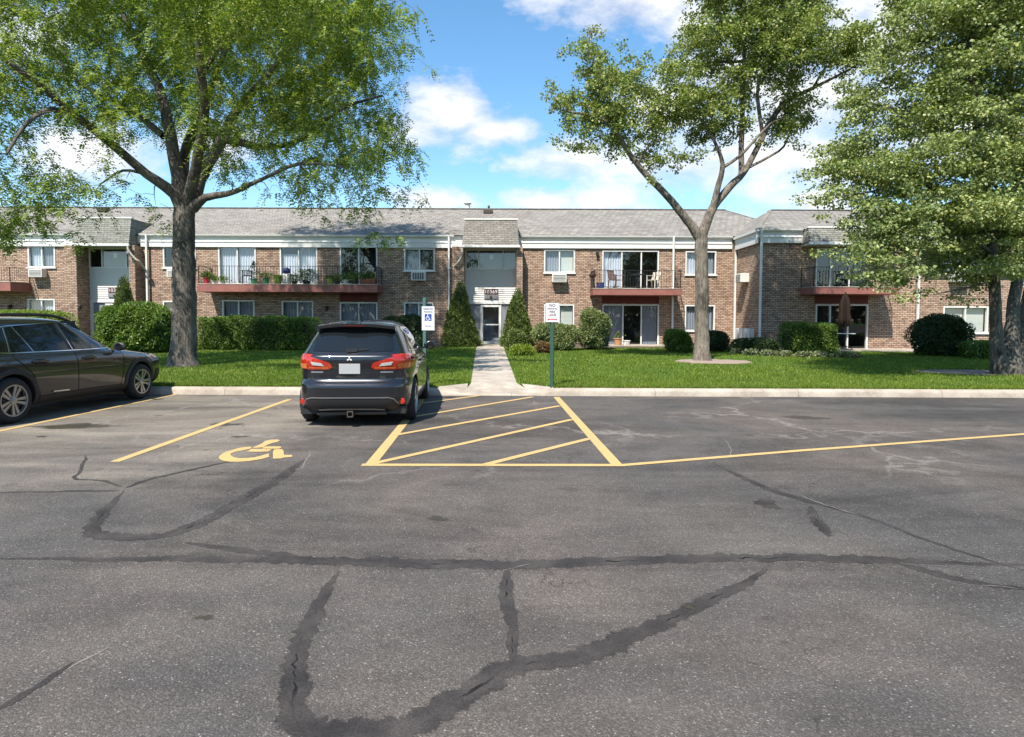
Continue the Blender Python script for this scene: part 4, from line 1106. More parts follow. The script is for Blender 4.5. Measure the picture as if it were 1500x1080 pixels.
def locust():
    rng = np.random.default_rng(3); Y = L(268, 537).y; b = L(268, 537); z = b.z
    base = (b.x, b.y, z)
    T = lambda pts: px_limb(pts, Y)
    limbs = [
        ([Vector((b.x, b.y, z - .1)), Vector((b.x, b.y, z + .12)), Vector((b.x + .01, b.y, z + .45)), P(270, 470, Y), P(270, 400, Y), P(269, 350, Y), P(270, 318, Y), P(272, 290, Y)], [.54, .44, .37, .335, .318, .300, .295, .27]),
        T([(268, 318, -.05, .20), (256, 285, -.2, .165), (215, 255, -.7, .125), (150, 200, -1.4, .105), (105, 165, -2.0, .11), (60, 125, -2.8, .08), (10, 90, -3.4, .05)]),
        T([(268, 315, .1, .22), (262, 270, .2, .19), (248, 190, .4, .16), (235, 135, .6, .135), (205, 70, .9, .11), (180, 20, 1.2, .085), (165, -40, 1.5, .06), (150, -110, 1.8, .03)]),
        T([(240, 200, .4, .11), (190, 160, 1.0, .09), (130, 130, 1.8, .07), (90, 95, 2.4, .05), (60, 40, 3.0, .03)]),
        T([(110, 168, -2.0, .075), (75, 160, -2.6, .06), (40, 180, -3.2, .045), (10, 225, -3.6, .03)]),
        T([(280, 300, .1, .25), (292, 262, .2, .2), (320, 215, .4, .16), (345, 165, .6, .13), (370, 135, .9, .11), (410, 90, 1.4, .08), (450, 40, 2.0, .05), (480, -30, 2.5, .03)]),
        T([(282, 305, -.05, .17), (300, 290, -.3, .11), (340, 282, -.9, .075), (385, 262, -1.6, .05), (440, 240, -2.4, .045), (510, 245, -3.0, .012)]),
        T([(276, 295, -.1, .18), (290, 230, -.8, .14), (300, 160, -1.6, .115), (292, 80, -2.2, .09), (290, 10, -2.6, .07), (300, -70, -3, .04)]),
        T([(275, 290, .3, .19), (270, 230, 1.1, .15), (300, 150, 2.0, .12), (330, 70, 2.6, .09), (340, -20, 3.6, .06), (350, -90, 4.8, .04), (360, -170, 6.0, .015)]),
        T([(330, 205, .4, .12), (390, 215, .3, .09), (440, 205, 0, .06), (500, 160, -.4, .045), (560, 140, -.6, .03)]),
        T([(372, 132, .9, .08), (440, 110, 1.2, .06), (520, 70, 1.4, .045), (570, 30, 1.5, .025)]),
        T([(215, 255, -.7, .05), (180, 250, -.6, .035), (150, 268, -.5, .02)]),
        T([(290, 120, -1.8, .07), (330, 60, -2.4, .045), (400, 10, -3.0, .012)]),
    ]
    B = lambda *a: blob_px(a[0], a[1], a[2], a[3], Y, a[4], a[5])
    blobs = [B(60, 60, 110, 85, -2, 2.6), B(170, 20, 110, 70, 0, 3.2), B(290, 20, 120, 80, 0, 3.6), B(410, 40, 110, 80, 0, 3.2), B(510, 60, 80, 70, 0, 2.6),
             B(90, 140, 110, 60, -2.4, 1.8), B(20, 190, 70, 70, -3.0, 1.6), B(250, 120, 110, 60, 1.2, 2.4), B(360, 140, 110, 70, 0, 2.8), B(470, 140, 100, 65, 0, 2.4), B(545, 150, 45, 55, 0, 1.6),
             B(400, 200, 90, 45, -.5, 2.2), B(480, 225, 85, 42, -.8, 2.0), B(550, 235, 45, 40, -.5, 1.5), B(500, 275, 75, 30, -1.2, 1.6), B(565, 290, 48, 26, -1.0, 1.2), B(572, 308, 26, 22, -1, .6), B(420, 250, 50, 24, -1.2, 1.2),
             B(30, 250, 75, 45, -3.0, 1.4), B(45, 300, 60, 26, -3.2, 1.0), B(5, 325, 40, 22, -3.2, .8), B(85, 318, 26, 12, -3.0, .5),
             B(300, 200, 50, 34, 1.4, 1.6), B(190, 180, 60, 34, 2.0, 1.4), B(170, -80, 190, 70, 0, 4), B(330, -110, 190, 80, 0, 4), B(480, -40, 110, 70, 0, 3), B(40, -40, 120, 80, -1, 3.2), B(-60, 80, 90, 110, -2, 2.4), B(-40, 230, 60, 80, -3, 1.4),
             B(330, 238, 45, 22, -1, .9), B(240, 60, 60, 50, -2.6, 1.4)]
    blobs += [B(200, 70, 150, 90, 5.0, 2.4), B(340, 60, 150, 90, 5.2, 2.6), B(460, 80, 110, 80, 4.6, 2.4), B(420, 160, 100, 60, 4.6, 2.0), B(300, -30, 200, 80, 5.2, 2.4), B(470, -60, 110, 70, 4.6, 2.4), B(530, 180, 60, 60, 2.6, 1.4), B(360, 25, 70, 44, -2.8, 1.3), B(500, 270, 85, 34, -2.4, 1.4), B(550, 215, 55, 50, -1.5, 1.4), B(580, 300, 40, 24, -1.6, 1.0), B(470, 250, 70, 30, -1.5, 1.3), B(35, 270, 80, 45, -2.6, 1.4), B(40, 310, 65, 22, -2.8, 1.0), B(575, 120, 28, 60, .4, 1.2), B(220, -60, 150, 70, -5.2, 1.8), B(380, -90, 150, 80, -5.6, 1.8), B(480, -40, 120, 70, -4.8, 1.8), B(300, -10, 110, 40, -4.6, 1.4), B(90, -60, 120, 70, -5.0, 1.6), B(560, -70, 80, 60, -3.6, 1.5), B(290, -140, 110, 60, 6.2, 1.5), B(400, -150, 110, 60, 6.2, 1.5), B(385, -20, 90, 50, 6.4, 1.3), B(450, -60, 80, 50, 6.2, 1.3), B(330, -150, 90, 45, 6.4, 1.0), B(400, -130, 90, 50, 6.0, 1.0), B(370, -30, 80, 50, 6.0, 1.0), B(440, -120, 80, 50, 6.4, 1.0), B(340, -230, 120, 50, 5.0, 2.0)]
    cl = clumped(blobs, 760, 6.5, .92, rng, .5, .85)
    sprigs = np.array([tuple(P(a, c, Y + d)) for a, c, d in [(160, 250, -.6), (185, 262, -.7), (140, 280, -.5), (205, 285, -.6), (228, 300, -.4), (150, 230, -.4), (170, 290, -.5), (60, 325, -3), (95, 300, -3), (75, 280, -3), (365, 268, -1.2), (395, 280, -1.3), (240, 330, -.4), (236, 322, -.4)]])
    cl = np.vstack([cl, sprigs])
    V = frond_leaves(cl, 7, 0.34, 6, 0.098, 0.042, rng)
    build_tree('honey_locust_tree', base, 'large spreading tree with feathery drooping leaves beside the parked wagon', limbs, cl, V, 4, M['bark_locust'], M['leaf_locust'], rng)
locust()

def maple():
    rng = np.random.default_rng(5); b = L(1028, 531); Y = b.y; z = b.z
    T = lambda pts: px_limb(pts, Y)
    limbs = [
        ([Vector((b.x, Y, z - .1)), Vector((b.x, Y, z + .10)), Vector((b.x, Y, z + .35)), P(1028, 480, Y), P(1028, 420, Y), P(1027, 370, Y), P(1027, 342, Y)], [.40, .32, .265, .235, .222, .215, .205]),
        T([(1027, 350, 0, .2), (1012, 330, 0, .145), (978, 288, -.1, .118), (945, 255, -.2, .10), (920, 222, -.2, .085), (900, 190, -.3, .085), (875, 172, -.3, .065), (840, 165, -.4, .04), (810, 158, -.5, .02)]),
        T([(1027, 348, 0, .19), (1036, 325, 0, .155), (1045, 303, .1, .14), (1068, 275, .1, .12), (1090, 252, .2, .105), (1110, 215, .3, .092), (1125, 185, .4, .10), (1150, 150, .5, .085), (1185, 132, .5, .06), (1225, 112, .5, .04), (1262, 92, .6, .02)]),
        T([(1044, 306, .05, .12), (1050, 280, -.1, .1), (1058, 250, -.2, .085), (1056, 230, -.3, .065), (1040, 195, -.4, .045), (1020, 165, -.5, .03)]),
        T([(1060, 245, -.2, .055), (1085, 228, -.3, .05), (1110, 200, -.3, .04), (1130, 180, -.2, .025)]),
        T([(1086, 256, .2, .1), (1086, 210, .3, .09), (1088, 150, .4, .08), (1090, 85, .6, .06), (1085, 20, .8, .045), (1090, -40, .9, .02)]),
        T([(905, 200, -.3, .05), (890, 140, -.2, .045), (878, 105, -.2, .035), (862, 70, -.2, .025), (868, 40, -.2, .015)]),
        T([(1118, 205, .3, .07), (1110, 130, .0, .055), (1130, 70, -.2, .04), (1150, 10, -.3, .02)]),
        T([(1098, 245, .2, .05), (1130, 228, .6, .042), (1148, 215, .8, .035), (1158, 190, .9, .02)]),
        T([(1088, 90, .6, .045), (1040, 92, .6, .035), (985, 98, .5, .02)]),
        T([(1190, 130, .5, .04), (1215, 95, .4, .035), (1255, 100, .4, .02)]),
        T([(1090, 130, .4, .04), (1055, 140, .5, .03), (1010, 150, .5, .02)]),
        T([(935, 240, -.2, .05), (950, 215, -.4, .035), (985, 200, -.6, .02)]),
    ]
    B = lambda *a: blob_px(a[0], a[1], a[2], a[3], Y, a[4], a[5])
    blobs = [B(840, 150, 46, 24, 0, .9), B(885, 165, 62, 40, 0, 1.4), B(925, 190, 52, 36, 0, 1.3), B(850, 210, 48, 20, 0, .8), B(905, 120, 40, 34, 0, 1.0), B(862, 62, 26, 34, 0, .7), B(880, 95, 30, 26, 0, .7), B(970, 205, 40, 26, -.4, .9), B(1000, 240, 18, 18, -.5, .4), B(960, 235, 40, 14, -.4, .6),
             B(1000, 140, 46, 42, 0, 1.4), B(1035, 165, 40, 34, 0, 1.2), B(1010, 95, 46, 28, 0, 1.2), B(1050, 60, 52, 38, 0, 1.5), B(1060, 20, 50, 36, .3, 1.5), B(1120, 40, 66, 42, 0, 1.7), B(1160, 75, 56, 40, 0, 1.6), B(1120, 105, 52, 34, 0, 1.4), B(1200, 75, 46, 34, 0, 1.3), B(1240, 75, 38, 30, 0, 1.0), B(1265, 60, 26, 22, .2, .7),
             B(1085, 185, 26, 22, .4, .7), B(1170, 165, 32, 24, .3, .8), B(1182, 205, 16, 24, .6, .4), B(1150, 180, 26, 24, .4, .7), B(1070, 120, 36, 28, .4, 1.0), B(1080, -45, 90, 50, .2, 2.0), B(1180, -20, 50, 40, 0, 1.4), B(1130, -70, 80, 40, 0, 1.8), B(1200, -80, 70, 50, .6, 2.0), B(1130, 20, 80, 50, 2.2, 1.2), B(1190, 18, 36, 26, 0, .9)]
    cl = clumped(blobs, 400, 5.5, .62, rng, .5, .8)
    V = cluster_leaves(cl, 58, 0.16, 0.088, 0.068, rng, flat=.8, droop=.2, up=.7)
    build_tree('shade_tree', (b.x, Y, z), 'slender forked tree with open light green crown in a mulch ring', limbs, cl, V, 4, M['bark_maple'], M['leaf_maple'], rng)
    # mulch ring
    mb = MB(); n = 40; rr = random.Random(2)
    mb.v = [(b.x + .3, Y + .1, z + .07)]
    for ring, (q, h) in enumerate(((.55, .06), (.85, .045), (1.0, 0.0))):
        for k in range(n):
            a = 2 * math.pi * k / n; w = 1 + .06 * math.sin(3 * a + 1) + rr.uniform(-.03, .03)
            mb.v.append((b.x + .35 + 1.28 * q * w * math.cos(a), Y + .05 + 0.95 * q * w * math.sin(a), z + h + rr.uniform(-.012, .012) * (ring < 2) + .01))
    mb.f = [(0, 1 + k, 1 + (k + 1) % n) for k in range(n)] + [(1 + r_ * n + k, 1 + (r_ + 1) * n + k, 1 + (r_ + 1) * n + (k + 1) % n, 1 + r_ * n + (k + 1) % n) for r_ in (0, 1) for k in range(n)]
    tag(mb.build('mulch_bed', M['mulch'], smooth=True), kind='structure')
maple()

def linden():
    rng = np.random.default_rng(8); b = L(1478, 549); Y = b.y; z = b.z
    T = lambda pts: px_limb(pts, Y)
    limbs = [
        ([Vector((b.x, Y, z - .1)), Vector((b.x, Y, z + .1)), Vector((b.x, Y, z + .4)), P(1480, 490, Y), P(1484, 450, Y)], [.40, .34, .27, .17, .07]),
        T([(1466, 556, -.1, .24), (1462, 520, -.1, .175), (1459, 470, -.15, .14), (1457, 420, -.2, .13), (1450, 340, -.2, .14), (1440, 240, -.3, .12), (1425, 130, -.4, .09), (1420, 20, -.5, .06), (1415, -90, -.6, .03)]),
        T([(1481, 556, .1, .24), (1483, 500, .1, .17), (1485, 440, .15, .14), (1492, 400, .3, .13), (1494, 330, .5, .13), (1488, 220, .6, .11), (1478, 100, .7, .08), (1470, -60, .7, .04)]),
        T([(1492, 556, .2, .24), (1494, 510, .2, .17), (1505, 440, .5, .14), (1522, 360, .8, .14), (1545, 240, 1.1, .11), (1570, 100, 1.3, .07), (1580, -40, 1.4, .04)]),
        T([(1450, 330, -.2, .07), (1400, 290, -.5, .055), (1340, 270, -.8, .04), (1280, 280, -1.0, .025), (1225, 290, -1.1, .015)]),
        T([(1440, 240, -.3, .065), (1390, 190, -.3, .05), (1330, 165, -.3, .035), (1270, 150, -.2, .02)]),
        T([(1425, 130, -.4, .05), (1380, 80, -.3, .04), (1330, 55, 0, .02)]),
        T([(1452, 370, -.2, .05), (1420, 350, -1.0, .04), (1370, 350, -1.4, .03), (1310, 370, -1.7, .015)]),
        T([(1485, 300, .6, .06), (1440, 260, 1.4, .045), (1380, 250, 2.0, .03), (1310, 230, 2.4, .015)]),
        T([(1456, 410, -.2, .03), (1425, 420, -.6, .022), (1385, 428, -.8, .014), (1368, 432, -.9, .01)]),
    ]
    B = lambda *a: blob_px(a[0], a[1], a[2], a[3], Y, a[4], a[5])
    blobs = [B(1350, 70, 70, 34, 0, 1.6), B(1430, 40, 80, 60, 0, 2.4), B(1500, 20, 90, 60, 0, 2.6), B(1300, 120, 60, 30, 0, 1.5), B(1380, 130, 90, 50, 0, 2.2), B(1470, 130, 80, 60, 0, 2.6), B(1270, 160, 42, 22, 0, 1.0),
             B(1300, 190, 70, 34, -.2, 1.7), B(1390, 210, 80, 44, -.4, 2.0), B(1260, 225, 44, 26, .3, 1.0), B(1240, 260, 36, 22, .2, .8), B(1320, 250, 76, 34, -.5, 1.7), B(1410, 260, 76, 36, -.8, 1.6), B(1480, 220, 60, 50, -.6, 2.0),
             B(1262, 285, 56, 20, -.9, 1.0), B(1222, 288, 30, 14, -1.0, .7), B(1330, 305, 70, 28, -1.2, 1.4), B(1410, 310, 50, 30, -.8, 1.2), B(1270, 335, 44, 24, -1.0, 1.0), B(1325, 350, 50, 26, -1.5, 1.1), B(1300, 385, 32, 24, -1.6, .8), B(1340, 400, 34, 24, -1.6, .8), B(1290, 412, 16, 14, -1.6, .4),
             B(1420, 370, 46, 34, .5, 1.0), B(1440, 330, 40, 40, .8, 1.2), B(1405, 345, 40, 18, .2, .8), B(1480, 330, 44, 60, .4, 1.4), B(1495, 280, 40, 50, -1.0, 1.4), B(1490, 375, 22, 26, -.8, .6), B(1405, 428, 34, 10, -.7, .4), B(1450, 400, 30, 16, 0, .6), B(1372, 432, 10, 7, -.8, .2),
             B(1560, 100, 80, 120, 0, 2.6), B(1580, 260, 80, 100, 0, 2.4), B(1430, -60, 110, 60, 0, 3.0), B(1540, -60, 100, 80, 0, 3), B(1350, -10, 50, 34, 0, 1.6), B(1285, 310, 40, 40, -.8, .9), B(1320, 370, 40, 40, -1.2, .9), B(1290, 250, 50, 30, -.4, 1.2), B(1440, 300, 60, 50, -1.6, 1.2), B(1400, 230, 70, 40, -1.8, 1.2), B(1470, 380, 30, 30, -1.2, .7), B(1300, 390, 34, 34, -1.5, .7), B(1295, 345, 40, 34, -1.3, .8), B(1345, 330, 44, 34, -1.3, .9), B(1400, 395, 50, 30, .3, 1.0), B(1455, 365, 40, 40, -1.4, .8)]
    cl = clumped(blobs, 560, 5.2, .74, rng, .42, .6)
    V = cluster_leaves(cl, 70, 0.23, 0.082, 0.066, rng, flat=.42, droop=.45, up=1.0)
    build_tree('linden_tree', (b.x, Y, z), 'dense full crowned tree with several pale grey stems at the right', limbs, cl, V, 4, M['bark_linden'], M['leaf_linden'], rng)
    mb = MB(); n = 36; rr = random.Random(12); mb.v = [(b.x - .4, Y + .2, z + .03)]
    for k in range(n):
        a = 2 * math.pi * k / n; w = 1 + .07 * math.sin(3 * a) + rr.uniform(-.04, .04)
        mb.v.append((b.x - .4 + 1.75 * w * math.cos(a), Y + .55 + .95 * w * math.sin(a), gz(Y) + .02))
    mb.f = [(0, 1 + k, 1 + (k + 1) % n) for k in range(n)]
    tag(mb.build('mulch_bed', M['mulch']), kind='structure')
linden()

# ------------------------------------------------------------------ planting
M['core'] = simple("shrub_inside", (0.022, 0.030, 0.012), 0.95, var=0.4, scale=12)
M['leaf_hedge'] = leaf_mat("leaf_hedge", (0.065, 0.125, 0.022), (0.125, 0.195, 0.035), (0.25, 0.32, 0.07), 0.3, 0.45)
M['leaf_lime'] = leaf_mat("leaf_lime", (0.13, 0.20, 0.025), (0.22, 0.29, 0.04), (0.30, 0.34, 0.07), 0.35)
M['leaf_dark'] = leaf_mat("leaf_dark", (0.022, 0.048, 0.016), (0.04, 0.075, 0.022), (0.085, 0.07, 0.05), 0.25)
M['leaf_cedar'] = leaf_mat("leaf_cedar", (0.065, 0.100, 0.022), (0.125, 0.165, 0.040), (0.22, 0.23, 0.08), 0.25)
M['leaf_pale'] = leaf_mat("leaf_pale", (0.11, 0.15, 0.05), (0.19, 0.22, 0.085), (0.34, 0.36, 0.20), 0.3)
M['leaf_red'] = leaf_mat("leaf_red", (0.14, 0.06, 0.035), (0.20, 0.12, 0.05), (0.12, 0.15, 0.04), 0.3)
M['petal'] = leaf_mat("petal_pale", (0.10, 0.15, 0.05), (0.20, 0.22, 0.12), (0.42, 0.36, 0.38), 0.3)
sheet('planting_bed', np.linspace(-34, -2.3, 12), [29.2, 29.7, 31.6], lambda x, y: gz(y) + .008 + (0.03 if y > 29.5 else 0), M['soil'])
sheet('planting_bed', np.linspace(0.35, 11.4, 12), [28.6, 29.1, 31.6], lambda x, y: gz(y) + .008 + (0.03 if y > 29 else 0), M['soil'])
sheet('planting_bed', np.linspace(10.3, 34, 12), [26.4, 26.9, 28.6], lambda x, y: gz(y) + .009 + (0.03 if y > 26.5 else 0), M['soil'])

def bush(name, label, cat, px0, px1, pt, pb, leafm, n, depth=None, e=3.0, ln=.075, wd=.042, seed=0, group=None, lump=.10, up=0.5):
    rng = np.random.default_rng(100 + seed)
    pc = (px0 + px1) / 2; b = L(pc, pb); w0 = (px1 - px0) / F * b.y / 2
    dep = depth or min(w0, .9)
    Yc = b.y + dep * .9; zb = gz(Yc) - .02; zt = P(pc, pt, Yc).z; xc = X(pc, Yc, (pt + pb) / 2); w = (px1 - px0) / F * Yc / 2 * (1 - 1.1 * lump) * .97; dep *= 1 - lump; zt -= (zt - zb) * lump * .45
    c = np.array([xc, Yc, zb]); h = zt - zb
    root = empty(name, (xc, Yc, zb), label, cat, group)
    ph = rng.uniform(0, 6.28, 8)
    def surf(u_, q):
        r_ = (np.abs(u_[:, 0]) ** e + np.abs(u_[:, 1]) ** e + np.abs(u_[:, 2]) ** e) ** (-1 / e)
        p = u_ * r_[:, None]
        X3 = p * np.array([w, dep, h / 2])
        l_ = 1 + lump * (np.sin(X3[:, 0] * 4.1 + ph[0]) * np.sin(X3[:, 2] * 5 + ph[1]) + .7 * np.sin(X3[:, 0] * 9 + ph[2] + X3[:, 1] * 5) * np.sin(X3[:, 2] * 8 + ph[3]))
        return X3 * (l_ * q)[:, None] + np.array([0, 0, h / 2])
    cube = rng.uniform(-1, 1, size=(n, 3)); k = rng.choice(3, n, p=[.2, .42, .38]); sg = rng.choice([-1, 1], n); sg = np.where((k == 1) & (rng.uniform(size=n) < .6), -1, sg); sg = np.where((k == 2) & (rng.uniform(size=n) < .75), 1, sg)
    cube[np.arange(n), k] = sg
    q = 1 - np.abs(rng.normal(size=n)) * .10 + .03
    pts = surf(unit(cube), q)
    pts = pts[pts[:, 2] > .03]
    out = unit((pts - np.array([0, 0, h * .4])) / np.array([w, dep, h / 2]))
    D = unit(out * .6 + rng.normal(size=pts.shape) * .75 + np.array([0, 0, .25]))
    N0 = unit(out * .8 + rng.normal(size=pts.shape) * .6 + np.array([0, 0, up])); Nn = unit(N0 - D * np.sum(N0 * D, 1, keepdims=True))
    s = rng.uniform(.6, 1.3, len(pts))
    V = leaves(pts, D, Nn, ln * s, wd * s, rng)
    nu, nv = 20, 12; g = []
    for j in range(nv + 1):
        th = math.pi * j / nv
        for i in range(nu): g.append((math.sin(th) * math.cos(2 * math.pi * i / nu), math.sin(th) * math.sin(2 * math.pi * i / nu), -math.cos(th)))
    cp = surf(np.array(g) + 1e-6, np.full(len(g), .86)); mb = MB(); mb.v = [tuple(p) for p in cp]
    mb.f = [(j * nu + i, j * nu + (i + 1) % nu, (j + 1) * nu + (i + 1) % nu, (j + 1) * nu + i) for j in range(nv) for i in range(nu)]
    mb.build('dark_core', M['core'], root, smooth=True)  # opaque dark core added inside the leaves to block see-through
    np_mesh('foliage', V, 4, M[leafm], root)
    return root
def cedar(label, px0, px1, pt, pb, seed, n=9000, leafm='leaf_cedar', pw=.75):
    rng = np.random.default_rng(200 + seed); pc = (px0 + px1) / 2; b = L(pc, pb); w = (px1 - px0) / F * b.y / 2
    Yc = b.y + w * .9; zb = gz(Yc) - .02; h = P(pc, pt, Yc).z - zb; xc = X(pc, Yc, (pt + pb) / 2)
    root = empty('arborvitae', (xc, Yc, zb), label, 'evergreen shrub', 'cone shaped arborvitae by the entrances')
    prof = lambda t: w * (1 - t) ** pw * np.clip(t / .07 + .72, 0, 1) * 1.02
    t = 1 - np.sqrt(rng.uniform(0.0005, 1, n)); a = rng.uniform(0, 2 * np.pi, n)
    lum = 1 + .13 * np.sin(a * 3 + t * 14 + seed) * np.sin(t * 22 + a * 2) + .09 * np.sin(a * 7 + t * 31)
    r_ = prof(t) * lum * (1 - np.abs(rng.normal(size=n)) * .13) + .015
    pts = np.stack([r_ * np.cos(a), r_ * np.sin(a), t * h * .985], 1)
    out = np.stack([np.cos(a), np.sin(a), np.zeros(n)], 1)
    D = unit(out * .55 + np.array([0, 0, .8]) + rng.normal(size=(n, 3)) * .4); N0 = unit(rng.normal(size=(n, 3)) + out * .6); Nn = unit(N0 - D * np.sum(N0 * D, 1, keepdims=True))
    s = rng.uniform(.6, 1.3, n)
    V = leaves(pts, D, Nn, .11 * s, .052 * s, rng)
    mb = MB(); mb.lathe([(float(prof(q)) * .84 + .004, q * h * .97) for q in np.linspace(0, 1, 14)], (0, 0, 0), 16); mb.build('dark_core', M['core'], root, smooth=True)  # lathe is an added dark filler that closes gaps between the sprays
    np_mesh('foliage', V, 4, M[leafm], root)
HG = 'clipped shrubs along the brick walls'
bush('hedge', 'sunlit yellow green hedge behind the parked wagon', 'hedge', -70, 108, 455, 517, 'leaf_lime', 16000, 1.0, 5, seed=1, group=HG, lump=.04)
bush('shrub', 'big leafy green shrub between the parked wagon and the large left tree trunk', 'shrub', 146, 262, 444, 519, 'leaf_hedge', 20000, 1.1, 3.2, .10, .05, seed=2, group=HG, lump=.08)
bush('hedge', 'long clipped hedge under the long left balcony', 'hedge', 286, 472, 464, 514, 'leaf_hedge', 24000, .9, 5.5, seed=3, group=HG, lump=.05)
bush('shrub', 'dark shrub half hidden behind the right flank of the parked black crossover', 'shrub', 556, 626, 460, 512, 'leaf_dark', 9000, .9, 2.8, seed=4, group=HG)
bush('shrub', 'loose lime green shrub behind the no parking sign post', 'shrub', 776, 852, 474, 515, 'leaf_pale', 10000, .9, 2.8, .085, .05, seed=5, group=HG, lump=.12)
bush('shrub', 'tall rounded pale variegated shrub left of the ground floor patio door', 'shrub', 845, 896, 452, 514, 'leaf_pale', 11000, .85, 2.7, .08, .05, seed=6, group=HG)
bush('shrub', 'low olive brown shrub at the foot of the right arborvitae', 'shrub', 740, 772, 483, 516, 'leaf_cedar', 3500, .45, 2.4, seed=7, group=HG)
bush('shrub', 'small reddish shrub left of the no parking post', 'shrub', 783, 808, 501, 519, 'leaf_red', 1600, .4, 2.3, seed=8, group=HG)
bush('shrub', 'low bright green clump at the right edge of the concrete path', 'shrub', 744, 784, 506, 522, 'leaf_lime', 1800, .5, 2.2, .11, .03, seed=9, group=HG)
bush('shrub', 'spiky green shrub left of the forked tree trunk', 'shrub', 970, 1016, 483, 518, 'leaf_hedge', 5500, .7, 2.4, .12, .03, seed=10, group=HG, lump=.15)
bush('shrub', 'dark shrub just right of and behind the forked tree trunk', 'shrub', 1022, 1068, 484, 517, 'leaf_dark', 4500, .7, 2.5, seed=11, group=HG)
bush('shrub', 'low dark green shrub along the corner of the wing', 'shrub', 1066, 1145, 496, 520, 'leaf_dark', 6500, .6, 3, seed=12, group=HG)
bush('hedge', 'bright clipped hedge in front of the wing left of its patio', 'hedge', 1143, 1223, 473, 519, 'leaf_hedge', 12000, .8, 4.5, seed=13, group=HG, lump=.06)
bush('shrub', 'dark square shrub between the wing patio and the right tree', 'shrub', 1336, 1415, 463, 524, 'leaf_dark', 13000, .8, 4.0, .08, .05, seed=14, group=HG, lump=.12)
bush('hedge', 'low shaded green hedge beneath the wide window by the right tree', 'hedge', 1410, 1560, 500, 528, 'leaf_hedge', 9000, .6, 5, seed=15, group=HG, lump=.05)
for i, (px, w, q) in enumerate(((1082, 12, 511), (1100, 14, 513), (1128, 15, 514), (1150, 12, 515), (1178, 14, 516), (1204, 13, 516), (1232, 14, 516), (1250, 12, 517))):
    bush('flower_clump', 'pale low flower clump in a row along the foot of the wing shrubs', 'flowers', px - w, px + w, q, q + 9, 'petal', 300, .28, 2.2, .09, .055, seed=30 + i, group='pale flower clumps', lump=.1)
cedar('cone shaped dark arborvitae left of the main entrance door', 647, 701, 410, 509, 1)
cedar('cone shaped sunlit arborvitae right of the main entrance door', 733, 783, 421, 509, 2)
cedar('small arborvitae behind the big shrub at the left entrance', 160, 204, 400, 508, 3, 7000)

# grass blades
def grass():
    rng = np.random.default_rng(21)
    n = 430000
    y = YK + .22 + (rng.uniform(0, 1, n) ** 1.75) * 16.5
    x = rng.uniform(-1, 1, n) * (y * .86 + 1.0)
    z = 0.15 + 0.20 * (y - YK - .2) / (YF - YK - .2) + 0.012 * np.sin(x * .9 + y * .5) * (y > 14) - .004
    a0, a1, b0, b1 = L(690, 562), L(757, 562), L(698, 508), L(737, 508)
    f = (y - a0.y) / (b0.y - a0.y); xl = a0.x + (b0.x - a0.x) * f; xr_ = a1.x + (b1.x - a1.x) * f
    keep = ~((x > xl - .02) & (x < xr_ + .02)); keep &= ~((y < YK + .95) & (x > -1.6) & (x < .9) & (np.abs(x + .35) < 1.35 - (y - YK - .2) * .8))
    for (px, py, rx, ry, ox, oy) in ((1028, 531, 1.28, .95, .35, .05), (1478, 549, 1.75, .95, -.4, .55)):
        c = L(px, py); keep &= (((x - c.x - ox) / rx) ** 2 + ((y - c.y - oy) / ry) ** 2) > .93
    c = L(268, 537); keep &= ((x - c.x) ** 2 + (y - c.y) ** 2) > .45 ** 2
    keep &= ~((x < -2.3) & (y > 29.2)) & ~((x > .35) & (x < 11.4) & (y > 28.6)) & ~((x > 10.3) & (y > 26.3))
    x, y, z = x[keep], y[keep], z[keep]; n = len(x)
    clump = .75 + .5 * (np.sin(x * 2.3 + np.sin(y * 1.7) * 2) * np.sin(y * 2.9 + x) * .5 + .5)
    h = rng.uniform(.035, .075, n) * clump; w = rng.uniform(.006, .011, n) * (1 + (y - YK) * .06); a = rng.uniform(0, np.pi, n)
    B = np.stack([x, y, z], 1); dx = np.stack([np.cos(a), np.sin(a), np.zeros(n)], 1) * w[:, None]
    tip = B + np.stack([rng.normal(size=n) * .022, rng.normal(size=n) * .022, h], 1)
    V = np.stack([B - dx, B + dx, tip], 1).reshape(-1, 3)
    M['blade'] = leaf_mat("grass_blade", (0.070, 0.130, 0.010), (0.165, 0.240, 0.026), (0.32, 0.32, 0.09), 0.35, .5)
    tag(np_mesh('grass', V, 3, M['blade']), 'short mown green grass in front of the brick building', 'grass', kind='stuff')
grass()

